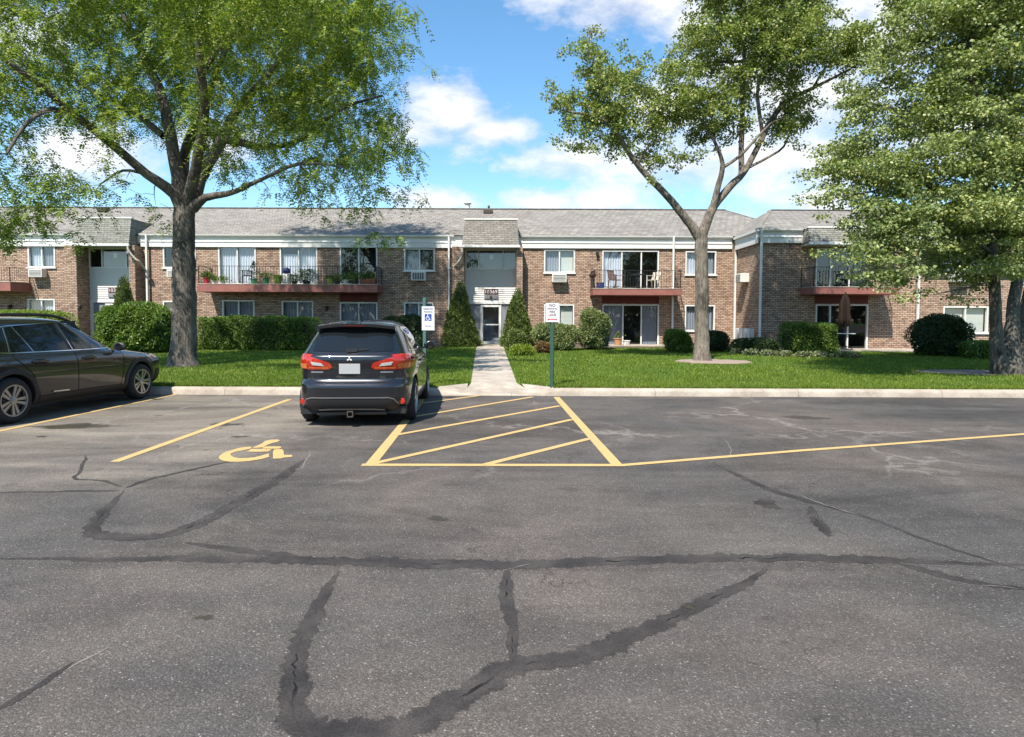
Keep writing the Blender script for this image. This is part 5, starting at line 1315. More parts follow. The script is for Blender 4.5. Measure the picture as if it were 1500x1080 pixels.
# ------------------------------------------------------------------ signs at the kerb
def post(mb_top, px, base, zt, split=None, w=.055):
    x, y, z = base
    def u(mb, a, b):
        mb.box(x - w / 2, x + w / 2, y - .004, y, a, b); mb.box(x - w / 2, x - w / 2 + .004, y + .0005, y + .03, a, b); mb.box(x + w / 2 - .004, x + w / 2, y + .0005, y + .03, a, b)
        mb.box(x - w / 2 - .014, x - w / 2 - .0005, y + .027, y + .031, a, b); mb.box(x + w / 2 + .0005, x + w / 2 + .014, y + .027, y + .031, a, b)
    return u
def access_icon(mb, c, s, y):                # seated figure in a wheel
    ring = []
    for k in range(25):
        a = R(100) + R(255) * k / 24
        ring.append(((c[0] - .04 * s) + .30 * s * math.cos(a), (c[1] - .14 * s) + .30 * s * math.sin(a), (c[0] - .04 * s) + .22 * s * math.cos(a), (c[1] - .14 * s) + .22 * s * math.sin(a)))
    for p, q in zip(ring, ring[1:]): mb.quad((p[0], y, p[1]), (p[2], y, p[3]), (q[2], y, q[3]), (q[0], y, q[1]))
    mb.lathe([(.085 * s, 0), (.085 * s, -.001)], (c[0] - .07 * s, y, c[1] + .36 * s), 12, 'Y')
    def bar(a, b, w): mb.obox((c[0] + a[0] * s, y, c[1] + a[1] * s), (c[0] + b[0] * s, y, c[1] + b[1] * s), w * s, .001, (0, 1, 0))
    bar((-.06, .26), (-.03, -.08), .10); bar((-.05, .10), (.16, .10), .07); bar((-.04, -.06), (.17, -.06), .09); bar((.15, -.05), (.25, -.32), .09); bar((.24, -.30), (.36, -.26), .07)
def signs():
    b = L(626.5, 563); b = Vector((b.x, 13.32, gz(13.32))); Y = b.y
    r = empty('parking_sign', tuple(b), 'tall white accessible parking sign with blue wheelchair square on a rusty post', 'sign')
    zt = P(626.5, 436, Y).z; zs = P(626, 528, Y).z
    u = post(None, 0, b, zt)
    mb = MB(); u(mb, zs, zt); po = mb.build('post', M['post_green'], r, world=True)
    mb = MB(); u(mb, b.z - .1, zs - .0005); mb.build('rusty_base', M['rust'], po, world=True)
    x0, x1, z0, z1 = X(618, Y, 460), X(636.5, Y, 460), P(627, 484, Y).z, P(627, 449, Y).z; yf = Y - .012
    c = ((x0 + x1) / 2, (z0 + z1) / 2); w, h = x1 - x0, z1 - z0
    p = MB(); p.box(x0, x1, yf, yf + .003, z0, z1); pl = p.build('plate', M['sign_white'], r, world=True)
    t = MB(); text_geo('RESERVED', .046, (c[0], yf - .002, z1 - .06), t); text_geo('PARKING', .046, (c[0], yf - .002, z1 - .12), t); text_geo('$250 FINE', .034, (c[0], yf - .002, z0 + .09), t)
    t.build('lettering', M['sign_text'], pl, world=True)
    q = MB(); q.box(c[0] - .075, c[0] + .075, yf - .0015, yf - .0002, c[1] - .055, c[1] + .095); q.build('blue_square', M['sign_blue'], pl, world=True)
    q = MB(); access_icon(q, (c[0], c[1] + .02), .15, yf - .003); q.build('wheelchair_symbol', M['sign_white'], pl, world=True)
    b = Vector((X(808.5, 13.28, 560), 13.28, gz(13.28))); Y = b.y
    r = empty('parking_sign', tuple(b), 'small white no parking sign with red arrow on a dark green post beside the path', 'sign')
    zt = P(808.5, 447, Y).z
    M['post_dark'] = simple('dark_green_post', (.028, .075, .05), .5, var=.2)
    mb = MB(); post(None, 0, b, zt, w=.06)(mb, b.z - .1, zt); mb.build('post', M['post_dark'], r, world=True)
    x0, x1, z0, z1 = X(799.5, Y, 460), X(818.5, Y, 460), P(808, 472, Y).z, P(808, 444, Y).z; yf = Y - .012; c = ((x0 + x1) / 2, (z0 + z1) / 2)
    p = MB(); p.box(x0, x1, yf, yf + .003, z0, z1); pl = p.build('plate', M['sign_white'], r, world=True)
    t = MB()
    for s, sz, dz in (('NO', .085, .055), ('PARKING', .052, .125), ('FIRE', .068, .195), ('LANE', .068, .26)): text_geo(s, sz, (c[0], yf - .002, z1 - dz), t)
    t.build('lettering', M['sign_dark'], pl, world=True)
    a = MB(); zc = z0 + .055; a.box(c[0] - .07, c[0] + .07, yf - .002, yf - .0005, zc - .009, zc + .009)
    for s in (-1, 1): a.add([(c[0] + s * .11, yf - .002, zc), (c[0] + s * .07, yf - .002, zc + .025), (c[0] + s * .07, yf - .002, zc - .025)], [(0, 1, 2)])
    a.build('red_arrow', M['sign_red'], pl, world=True)
signs()

# ------------------------------------------------------------------ cars
M['paint_black'] = car_paint("black_car_paint", (0.016, 0.0165, 0.020), .28, .45)
M['paint_brown'] = car_paint("grey_brown_car_paint", (0.042, 0.038, 0.034), .25, .6)
M['car_glass'] = simple("tinted_car_glass", (0.008, 0.010, 0.011), 0.03, var=0.1, spec=.5)
M['chrome'] = simple("chrome_trim", (0.75, 0.75, 0.76), 0.12, metal=1.0, var=.02)
M['satin'] = simple("satin_grey_trim", (0.30, 0.30, 0.31), 0.35, metal=.7, var=.05)
M['alloy'] = simple("alloy_rim", (0.40, 0.39, 0.38), 0.30, metal=.85, var=.06)
M['lamp_red'] = simple("red_lamp_lens", (0.38, 0.020, 0.008), 0.10, var=.2, scale=30, coat=.8)
M['lamp_dark'] = simple('dark_lamp_lens', (.10, .008, .008), .15)
M['lamp_orange'] = simple("amber_lamp_lens", (0.62, 0.13, 0.014), 0.10, var=.2, scale=30, coat=.8)
M['lamp_clear'] = simple("clear_lamp_lens", (0.45, 0.45, 0.44), 0.08, var=.15, scale=40, coat=.8)
M['plate'] = simple("number_plate_blank", (0.34, 0.34, 0.335), 0.45, var=.06)
M['seam'] = simple("panel_gap", (0.004, 0.004, 0.004), 0.9)

def pchip(x, y, xi):
    x, y, xi = map(np.asarray, (x, y, xi)); h = np.diff(x); d = np.diff(y) / h; m = np.zeros(len(x)); m[0], m[-1] = d[0], d[-1]
    for i in range(1, len(x) - 1):
        if d[i - 1] * d[i] > 0: m[i] = 2 * d[i - 1] * d[i] / (d[i - 1] + d[i])
    k = np.clip(np.searchsorted(x, xi, 'right') - 1, 0, len(h) - 1); t = (xi - x[k]) / h[k]
    return (2*t**3-3*t**2+1)*y[k] + (t**3-2*t**2+t)*h[k]*m[k] + (-2*t**3+3*t**2)*y[k+1] + (t**3-t**2)*h[k]*m[k+1]
class Car:
    def __init__(s, root, length, rear, front, width, nr, nf, taper_f=.10, taper_r=.04, paint=None):
        s.root, s.L = root, length
        zs = np.unique(np.concatenate([np.linspace(rear[0][0], rear[-1][0], 46), [q[0] for q in rear[1:-1]], np.linspace(rear[-1][0] - .08, rear[-1][0], 10)]))
        f = lambda tab: pchip([q[0] for q in tab], [q[1] for q in tab], zs)
        yr, yf, w = f(rear), f(front), f(width)
        NP = 150; vs = []
        t = np.linspace(-np.pi / 2, 1.5 * np.pi, 900, endpoint=False)
        for a, b, ww, z in zip(yr, yf, w, zs):
            c, q = np.cos(t), np.sin(t)
            n = np.where(q < 0, nr, nf)
            x = ww * np.sign(c) * np.abs(c) ** (2 / n); y = (a + b) / 2 + (b - a) / 2 * np.sign(q) * np.abs(q) ** (2 / n)
            fr = np.clip((y - .72 * length) / (.28 * length), 0, 1); re = np.clip((.25 * length - y) / (.25 * length), 0, 1)
            x = x * (1 - taper_f * fr ** 1.8 - taper_r * re ** 1.8)
            P2 = np.stack([x, y], 1); P2 = np.vstack([P2, P2[:1]])
            sl = np.concatenate([[0], np.cumsum(np.linalg.norm(np.diff(P2, axis=0), axis=1))]); si = np.linspace(0, sl[-1], NP, endpoint=False)
            vs += [(float(np.interp(v, sl, P2[:, 0])), float(np.interp(v, sl, P2[:, 1])), float(z)) for v in si]
        m = len(zs)
        fs = [(j * NP + i, j * NP + (i + 1) % NP, (j + 1) * NP + (i + 1) % NP, (j + 1) * NP + i) for j in range(m - 1) for i in range(NP)]
        fs += [tuple(range(NP))[::-1], tuple(range((m - 1) * NP, m * NP))]
        s.v, s.f, s.paint = vs, fs, paint
        s.bvh = BVHTree.FromPolygons([Vector(p) for p in vs], fs)
    def body(s, wheels, rad):
        def tmp(v, f):
            me = bpy.data.meshes.new('tmp'); me.from_pydata(v, [], f)
            bm = bmesh.new(); bm.from_mesh(me); bmesh.ops.recalc_face_normals(bm, faces=bm.faces[:]); bm.to_mesh(me); bm.free()
            o = bpy.data.objects.new('tmp', me); COL.objects.link(o); return o
        a = tmp(s.v, s.f); cut = MB()
        for (sx, y, z) in wheels: cut.lathe([(rad, min(sx * .52, sx * 1.3)), (rad, max(sx * .52, sx * 1.3))], (0, y, z), 40, 'X')
        b = tmp(cut.v, cut.f)
        md = a.modifiers.new('cut', 'BOOLEAN'); md.operation = 'DIFFERENCE'; md.object = b; md.solver = 'EXACT'
        dg = bpy.context.evaluated_depsgraph_get(); dg.update()
        me = bpy.data.meshes.new_from_object(a.evaluated_get(dg)); me.name = 'body'
        for o in (a, b): bpy.data.objects.remove(o)
        me.materials.clear(); me.materials.append(s.paint); me.materials.append(M['black'])
        for p in me.polygons:
            c = p.center
            if any(math.hypot(c.y - y, c.z - z) < rad + .004 for (sx, y, z) in wheels): p.material_index = 1
        me.polygons.foreach_set('use_smooth', [True] * len(me.polygons)); me.set_sharp_from_angle(angle=R(38))
        ob = bpy.data.objects.new('body', me); COL.objects.link(ob); ob.parent = s.root; return ob
    def hit(s, axis, u, v):
        o, d = {'rear': ((u, -9, v), (0, 1, 0)), 'front': ((u, 9, v), (0, -1, 0)), 'right': ((3, u, v), (-1, 0, 0)), 'left': ((-3, u, v), (1, 0, 0)), 'top': ((u, v, 4), (0, 0, -1))}[axis]
        p, n, _, _ = s.bvh.ray_cast(Vector(o), Vector(d))
        if p is None:
            p, n, _, _ = s.bvh.find_nearest(Vector(o) + Vector(d) * 2.2)
        if n.dot(Vector(d)) > 0: n = -n
        return p, n
    def patch(s, mb, poly, axis, off=.005, step=.045):
        bm = bmesh.new(); vs = [bm.verts.new((u, v, 0)) for u, v in poly]; bm.faces.new(vs)
        us, ws = [p[0] for p in poly], [p[1] for p in poly]
        for lo, hi, ax in ((min(us), max(us), 0), (min(ws), max(ws), 1)):
            q = lo + step
            while q < hi - 1e-4:
                co = [0, 0, 0]; co[ax] = q; no = [0, 0, 0]; no[ax] = 1
                bmesh.ops.bisect_plane(bm, geom=bm.verts[:] + bm.edges[:] + bm.faces[:], plane_co=co, plane_no=no); q += step
        for v in bm.verts:
            p, n = s.hit(axis, v.co.x, v.co.y); v.co = p + n * off
        mb.bm(bm); return mb
    def line(s, mb, pts, axis, w=.007, off=.006):
        for (a, b) in zip(pts, pts[1:]):
            d = Vector((b[0] - a[0], b[1] - a[1])); l = d.length; d /= l; q = Vector((-d.y, d.x)) * w / 2
            e = d * w * .3
            s.patch(mb, [(a[0] - q.x - e.x, a[1] - q.y - e.y), (b[0] - q.x + e.x, b[1] - q.y + e.y), (b[0] + q.x + e.x, b[1] + q.y + e.y), (a[0] + q.x - e.x, a[1] + q.y - e.y)], axis, off, .06)
        return mb
    def part(s, name, mat, polys, parent=None, off=.005, smooth=True):
        mb = MB()
        for axis, poly in polys: s.patch(mb, poly, axis, off)
        return mb.build(name, M[mat], parent or s.root, smooth=smooth)
def mirror_poly(poly): return [(-x, z) for x, z in poly][::-1]

def wheel(root, x, y, r, side, spokes, rim_r, rim_mat='alloy', w=.21, plate=False):
    c = (x, y, r); s = side
    t = MB(); hw = w / 2
    t.lathe([(rim_r - .005, -hw), (r - .05, -hw - .006), (r - .015, -hw + .02), (r, -hw + .05), (r, hw - .05), (r - .015, hw - .02), (r - .05, hw + .006), (rim_r - .005, hw)], c, 36, 'X', cap=False)
    for k in range(5):                                         # tread grooves
        pass
    wo = t.build('wheel', M['rubber'], root, smooth=True)
    rm = MB(); xo = x + s * (hw - .012)
    rm.lathe([(rim_r, s * (hw - .05)), (rim_r + .004, s * (hw + .004)), (rim_r - .016, s * (hw + .002)), (rim_r - .022, s * (hw - .05))], c, 36, 'X', cap=False)
    for k in range(spokes):
        pair = (k % 2) * 2 - 1
        a = 2 * math.pi * (k + .20 * pair) / spokes + .2
        ca, sa = math.cos(a), math.sin(a); pa = math.pi * 2 * (k - .12 * pair) / spokes + .2
        p0 = (xo - s * .004, y + .045 * math.cos(pa), r + .045 * math.sin(pa)); p1 = (xo, y + (rim_r - .01) * ca, r + (rim_r - .01) * sa)
        w0, w1 = .030, .052
        d = Vector((0, ca, sa)); q = Vector((0, -sa, ca))
        vs = []
        for pp, ww, xx in ((p0, w0, 0.0), (p1, w1, 0)):
            pp = Vector(pp)
            for e in (-1, 1): vs.append(pp + q * e * ww / 2)
            for e in (-1, 1): vs.append(pp + q * e * ww / 2 - Vector((s * .03, 0, 0)))
        rm.add(vs, [(0, 1, 5, 4), (0, 4, 6, 2), (1, 3, 7, 5), (2, 6, 7, 3), (0, 2, 3, 1), (4, 5, 7, 6)])
    rm.lathe([(.062, s * (hw - .04)), (.055, s * (hw - .004)), (.03, s * (hw + .002))], c, 18, 'X')
    rm.build('rim', M[rim_mat], wo, smooth=True, angle=30)
    bk = MB(); bk.lathe([(rim_r - .02, s * (hw - .075)), (rim_r - .02, s * (hw - .085))], c, 24, 'X'); bk.lathe([(.14, s * (hw - .055)), (.14, s * (hw - .074))], c, 24, 'X')
    bk.build('brake_disc', M['vent'], wo)
    return wo
def side_mirror(root, x, y, z, s, mat, size=1.0):
    bm = bmesh.new(); bmesh.ops.create_uvsphere(bm, u_segments=18, v_segments=12, radius=1)
    for v in bm.verts:
        q = v.co; q.x, q.y, q.z = q.x * .125 * size, q.y * .075 * size * (1 if q.y > 0 else .5), q.z * .085 * size
        v.co = Vector((x + s * .12 + q.x, y + q.y, z + q.z))
    mb = MB().bm(bm); mb.obox((x - s * .04, y + .02, z - .06), (x + s * .08, y + .01, z - .035), .06, .04)
    mo = mb.build('side_mirror', mat, root, smooth=True)
    g = MB(); g.lathe([(.07 * size, 0), (.07 * size, .002)], (x + s * .125, y - .041 * size, z), 18, 'Y'); g.build('mirror_glass', M['car_glass'], mo)
    return mo
def arch_ring(root, x, y, z, r0, r1, s, mat, a0=-20, a1=200, proud=.012, car=None):
    mb = MB(); n = 26
    for k in range(n + 1):
        a = R(a0 + (a1 - a0) * k / n); row = []
        for r_, dx in ((r0, -.06), (r0, proud), ((r0 + r1) / 2, proud + .006), (r1, proud - .002), (r1, -.02)):
            yy, zz = y + r_ * math.cos(a), z + r_ * math.sin(a)
            zq = max(zz, .25)
            p, _ = car.hit('right' if s > 0 else 'left', yy, zq)
            xb = p.x if abs(p.x) > .6 else s * x
            mb.v.append((xb + s * dx, yy, zz))
    mb.f = [(5 * k + i, 5 * k + i + 1, 5 * k + 5 + i + 1, 5 * k + 5 + i) for k in range(n) for i in range(4)]
    return mb.build('wheel_arch_trim', M[mat], root, smooth=True)

def crossover():
    yaw = R(3.6)
    c = P(517, 560, 9.15); base = Vector((c.x, 9.02, 0)) + Vector((-math.sin(yaw), math.cos(yaw), 0)) * 2.145
    root = empty('parked_car', tuple(base), 'black crossover seen from behind, parked left of the yellow striped bay', 'car', None, yaw)
    inner = root
    Lc = 4.29
    rear = [(.21, .22), (.27, .08), (.36, .02), (.46, .0), (.60, .0), (.645, .012), (.675, .06), (.72, .095), (.86, .10), (.98, .075), (1.06, .085), (1.095, .125), (1.14, .17), (1.25, .265), (1.42, .43), (1.50, .50), (1.54, .62), (1.575, .92), (1.60, 1.35), (1.612, 1.8)]
    front = [(.21, 4.05), (.35, 4.22), (.5, 4.28), (.65, 4.28), (.78, 4.24), (.88, 4.10), (.95, 3.75), (1.0, 3.40), (1.04, 3.22), (1.12, 3.05), (1.3, 2.72), (1.45, 2.42), (1.53, 2.2), (1.575, 2.0), (1.60, 1.9), (1.612, 1.85)]
    width = [(.21, .80), (.30, .865), (.45, .885), (.62, .885), (.80, .893), (.95, .885), (1.04, .86), (1.10, .825), (1.25, .75), (1.42, .655), (1.50, .60), (1.55, .53), (1.585, .42), (1.605, .22), (1.612, .03)]
    sh = lambda tab, k=1: [(a, b - 2.145) for a, b in tab]
    car = Car(root, Lc, sh(rear), sh(front), width, 5.6, 4.0, .0, .0, M['paint_black'])
    ya, yb = .82 - 2.145, 3.49 - 2.145; rw = .345
    wl = [(s * .8, y, rw) for s in (-1, 1) for y in (ya, yb)]
    body = car.body([(s, y, rw) for s, y, _ in [(1, ya, 0), (1, yb, 0), (-1, ya, 0), (-1, yb, 0)]], .395)
    for s in (-1, 1):
        for y in (ya, yb): wheel(root, s * .775, y, rw, s, 10, .235)
    # glass
    car.part('rear_window', 'car_glass', [('rear', [(-.60, 1.135), (-.3, 1.12), (.3, 1.12), (.60, 1.135), (.60, 1.18), (.565, 1.34), (.535, 1.44), (-.535, 1.44), (-.565, 1.34), (-.60, 1.18)])], off=.006)
    for ax in ('right', 'left'):
        car.part('side_window', 'car_glass', [(ax, [(-1.55, 1.15), (-1.0, 1.13), (-1.0, 1.44), (-1.28, 1.38)])]); car.part('side_window', 'car_glass', [(ax, [(-.94, 1.12), (-.10, 1.10), (-.10, 1.50), (-.94, 1.46)])])
        car.part('side_window', 'car_glass', [(ax, [(-.02, 1.10), (.95, 1.07), (.78, 1.22), (.45, 1.43), (-.02, 1.50)])])
        ch = MB(); car.line(ch, [(-1.58, 1.13), (-.6, 1.10), (1.0, 1.055)], ax, .016, .010); ch.build('window_trim', M['chrome'], root, smooth=True)
        se = MB()
        for pts in ([(-.98, 1.09), (-.98, .80), (-.78, .42), (-.55, .34)], [(-.06, 1.08), (-.06, .34)], [(1.02, 1.05), (1.02, .6), (.95, .34)], [(-.55, .34), (.95, .34)]): car.line(se, pts, ax, .008)
        se.build('door_gap', M['seam'], root)
        sg = 1 if ax == 'right' else -1
        for yy in (-.78, .10):
            p, n = car.hit(ax, yy + .1, .93); h = MB(); h.box(p.x - .01, p.x + .035 * sg if sg > 0 else p.x + .01, yy, yy + .2, .915, .945) if sg > 0 else h.box(p.x - .035, p.x + .01, yy, yy + .2, .915, .945)
            h.build('door_handle', M['paint_black'], root)
        car.part('sill_trim', 'black', [(ax, [(-.92, .225), (.92, .225), (.92, .33), (-.92, .33)])], off=.006)
        side_mirror(root, sg * .84, .78, 1.12, sg, M['paint_black'])
    car.part('windscreen', 'car_glass', [('front', [(-.70, 1.08), (.70, 1.08), (.60, 1.46), (-.60, 1.46)])])
    # spoiler over the window
    sp = MB(); n = 16; top, bot = [], []
    for i in range(n + 1):
        f = -1 + 2 * i / n; x = .60 * f; zc = 1.535 - .045 * f * f
        yo = .34 + .07 * f * f - 2.145
        sp.v += [(x, yo, zc - .032), (x, yo - .004, zc + .012), (x, yo + .30, zc + .036), (x, yo + .20, zc - .09)]
    sp.f = [(4 * i + k, 4 * i + (k + 1) % 4, 4 * i + 4 + (k + 1) % 4, 4 * i + 4 + k) for i in range(n) for k in range(4)] + [(0, 1, 2, 3), tuple(range(4 * n + 3, 4 * n - 1, -1))]
    spo = sp.build('spoiler', M['paint_black'], root, smooth=True, angle=30)
    hb = MB(); hb.box(-.16, .16, .329 - 2.145, .345 - 2.145, 1.506, 1.518); hb.build('brake_light', M['lamp_dark'], spo)
    # tail lamps
    lr = [(.285, .905), (.315, .965), (.60, 1.055), (.72, 1.085), (.80, 1.09), (.86, 1.05), (.868, .95), (.84, .87), (.66, .865), (.34, .865)]
    for s in (1, -1):
        fl = (lambda p: p) if s > 0 else mirror_poly
        lamp = car.part('tail_light', 'lamp_red', [('rear', fl(lr)), ('right' if s > 0 else 'left', [(.13 - 2.145, .90), (.30 - 2.145, .94), (.42 - 2.145, 1.06), (.26 - 2.145, 1.09), (.14 - 2.145, 1.08)])], off=.010)
        car.part('indicator_lens', 'lamp_orange', [('rear', fl([(.665, .88), (.845, .885), (.855, .955), (.66, .955)])), ('rear', fl([(.34, .885), (.63, .885), (.63, .90), (.34, .90)]))], lamp, off=.016)
        car.part('reverse_lens', 'lamp_clear', [('rear', fl([(.40, .92), (.575, .935), (.60, .985), (.44, .965)]))], lamp, off=.017)
        rf = MB(); p, n = car.hit('rear', s * .73, .385); rf.lathe([(.046, -.012), (.044, -.024), (.01, -.03)], (p.x, p.y, p.z), 16, 'Y'); rf.build('reflector', M['lamp_red'], root, smooth=True)
        bd = MB(); car.patch(bd, fl([(.42, .815), (.60, .815), (.60, .838), (.42, .838)]), 'rear', .008); bd.build('badge', M['satin'], root)
    # tailgate gaps and shut lines
    se = MB(); e = [(.675, 1.10), (.672, 1.07), (.60, 1.06)]
    car.line(se, [(-.66, .86), (-.62, .73), (-.55, .685), (-.3, .672), (.3, .672), (.55, .685), (.62, .73), (.66, .86)], 'rear', .010, .004)
    for s in (1, -1): car.line(se, [(s * .69, 1.09), (s * .69, 1.12)], 'rear', .009)
    se.build('tailgate_gap', M['seam'], root)
    # number plate, emblem, wiper
    p, n = car.hit('rear', 0, .86)
    car.part('plate_recess', 'black', [('rear', [(-.28, .80), (.28, .80), (.25, .985), (-.25, .985)])], off=.004) if False else None
    pl = MB(); pl.box(-.155 - .03, .155 - .03, p.y - .022, p.y - .006, .80, .955, .004); plo = pl.build('number_plate', M['plate'], root)
    pb = MB(); pb.box(-.30, .25, p.y - .014, p.y + .03, .962, .995, .006); pb.build('plate_lamp_bar', M['black'], root)
    em = MB(); p2, n2 = car.hit('rear', -.02, 1.03); cx, cz, q = -.03, 1.025, .046
    for a in (90, 210, 330):
        d = Vector((math.cos(R(a)), math.sin(R(a)))); o = Vector((-d.y, d.x))
        pts = [Vector((0, 0)), d * q * .5 * 1.0 + o * q * .29, d * q, d * q * .5 - o * q * .29]
        yy = p2.y - .010
        em.add([(cx + v.x, yy, cz + v.y) for v in pts] + [(cx + v.x, yy + .014, cz + v.y) for v in pts], [(0, 1, 2, 3), (0, 4, 5, 1), (1, 5, 6, 2), (2, 6, 7, 3), (3, 7, 4, 0)])
    em.build('emblem', M['sign_white'], root)
    wp = MB(); a1, _ = car.hit('rear', -.06, 1.145); a2, _ = car.hit('rear', .24, 1.165)
    wp.obox(a1 + Vector((0, -.03, 0)), a2 + Vector((0, -.025, 0)), .016, .026); wp.lathe([(.03, -.05), (.026, -.005)], tuple(a1), 12, 'Y'); wp.obox(a1 + Vector((.0, -.034, -.004)), a1 + Vector((.13, -.03, .006)), .02, .05)
    wp.build('rear_wiper', M['black'], root)
    # lower bumper
    car.part('bumper_insert', 'black', [('rear', [(-.62, .43), (.60, .43), (.70, .30), (.66, .22), (-.66, .22), (-.70, .30)])], off=.006)
    ln = MB(); car.line(ln, [(-.72, .34), (-.66, .43), (-.58, .455), (.54, .455), (.62, .43), (.68, .35)], 'rear', .014, .010); ln.build('bumper_trim', M['satin'], root, smooth=True)
    sk = MB(); car.line(sk, [(-.48, .275), (-.3, .285), (.3, .285), (.48, .275)], 'rear', .022, .014); sk.build('skid_trim', M['satin'], root, smooth=True)
    hi = MB(); hy = .10 - 2.145
    hi.tube([(-.52, hy + .06, .20), (.5, hy + .06, .205)], .027, 10); hit = hi.build('tow_bar', M['vent'], root, smooth=True)
    rc = MB()
    for (a, b, c2, d) in ((-.045, .045, .235, .25), (-.045, .045, .16, .175), (-.045, -.03, .175, .235), (.03, .045, .175, .235)): rc.box(-.02 + a, -.02 + b, hy - .07, hy + .08, c2, d)
    rc.build('receiver', M['vent'], hit)
    ex = MB(); ex.lathe([(.035, -.02), (.035, .25)], (.50, hy + .02, .265), 14, 'Y', cap=False); ex.build('exhaust_pipe', M['satin'], root, smooth=True)
    un = MB(); un.box(-.78, .78, -1.95, 1.8, .19, .30); un.build('underbody', M['black'], root)
    an = MB(); an.tube([(-.02, -1.05, 1.585), (-.025, -1.10, 1.60), (-.05, -1.24, 1.80)], [.014, .008, .003], 6); an.build('aerial', M['black'], root)
crossover()

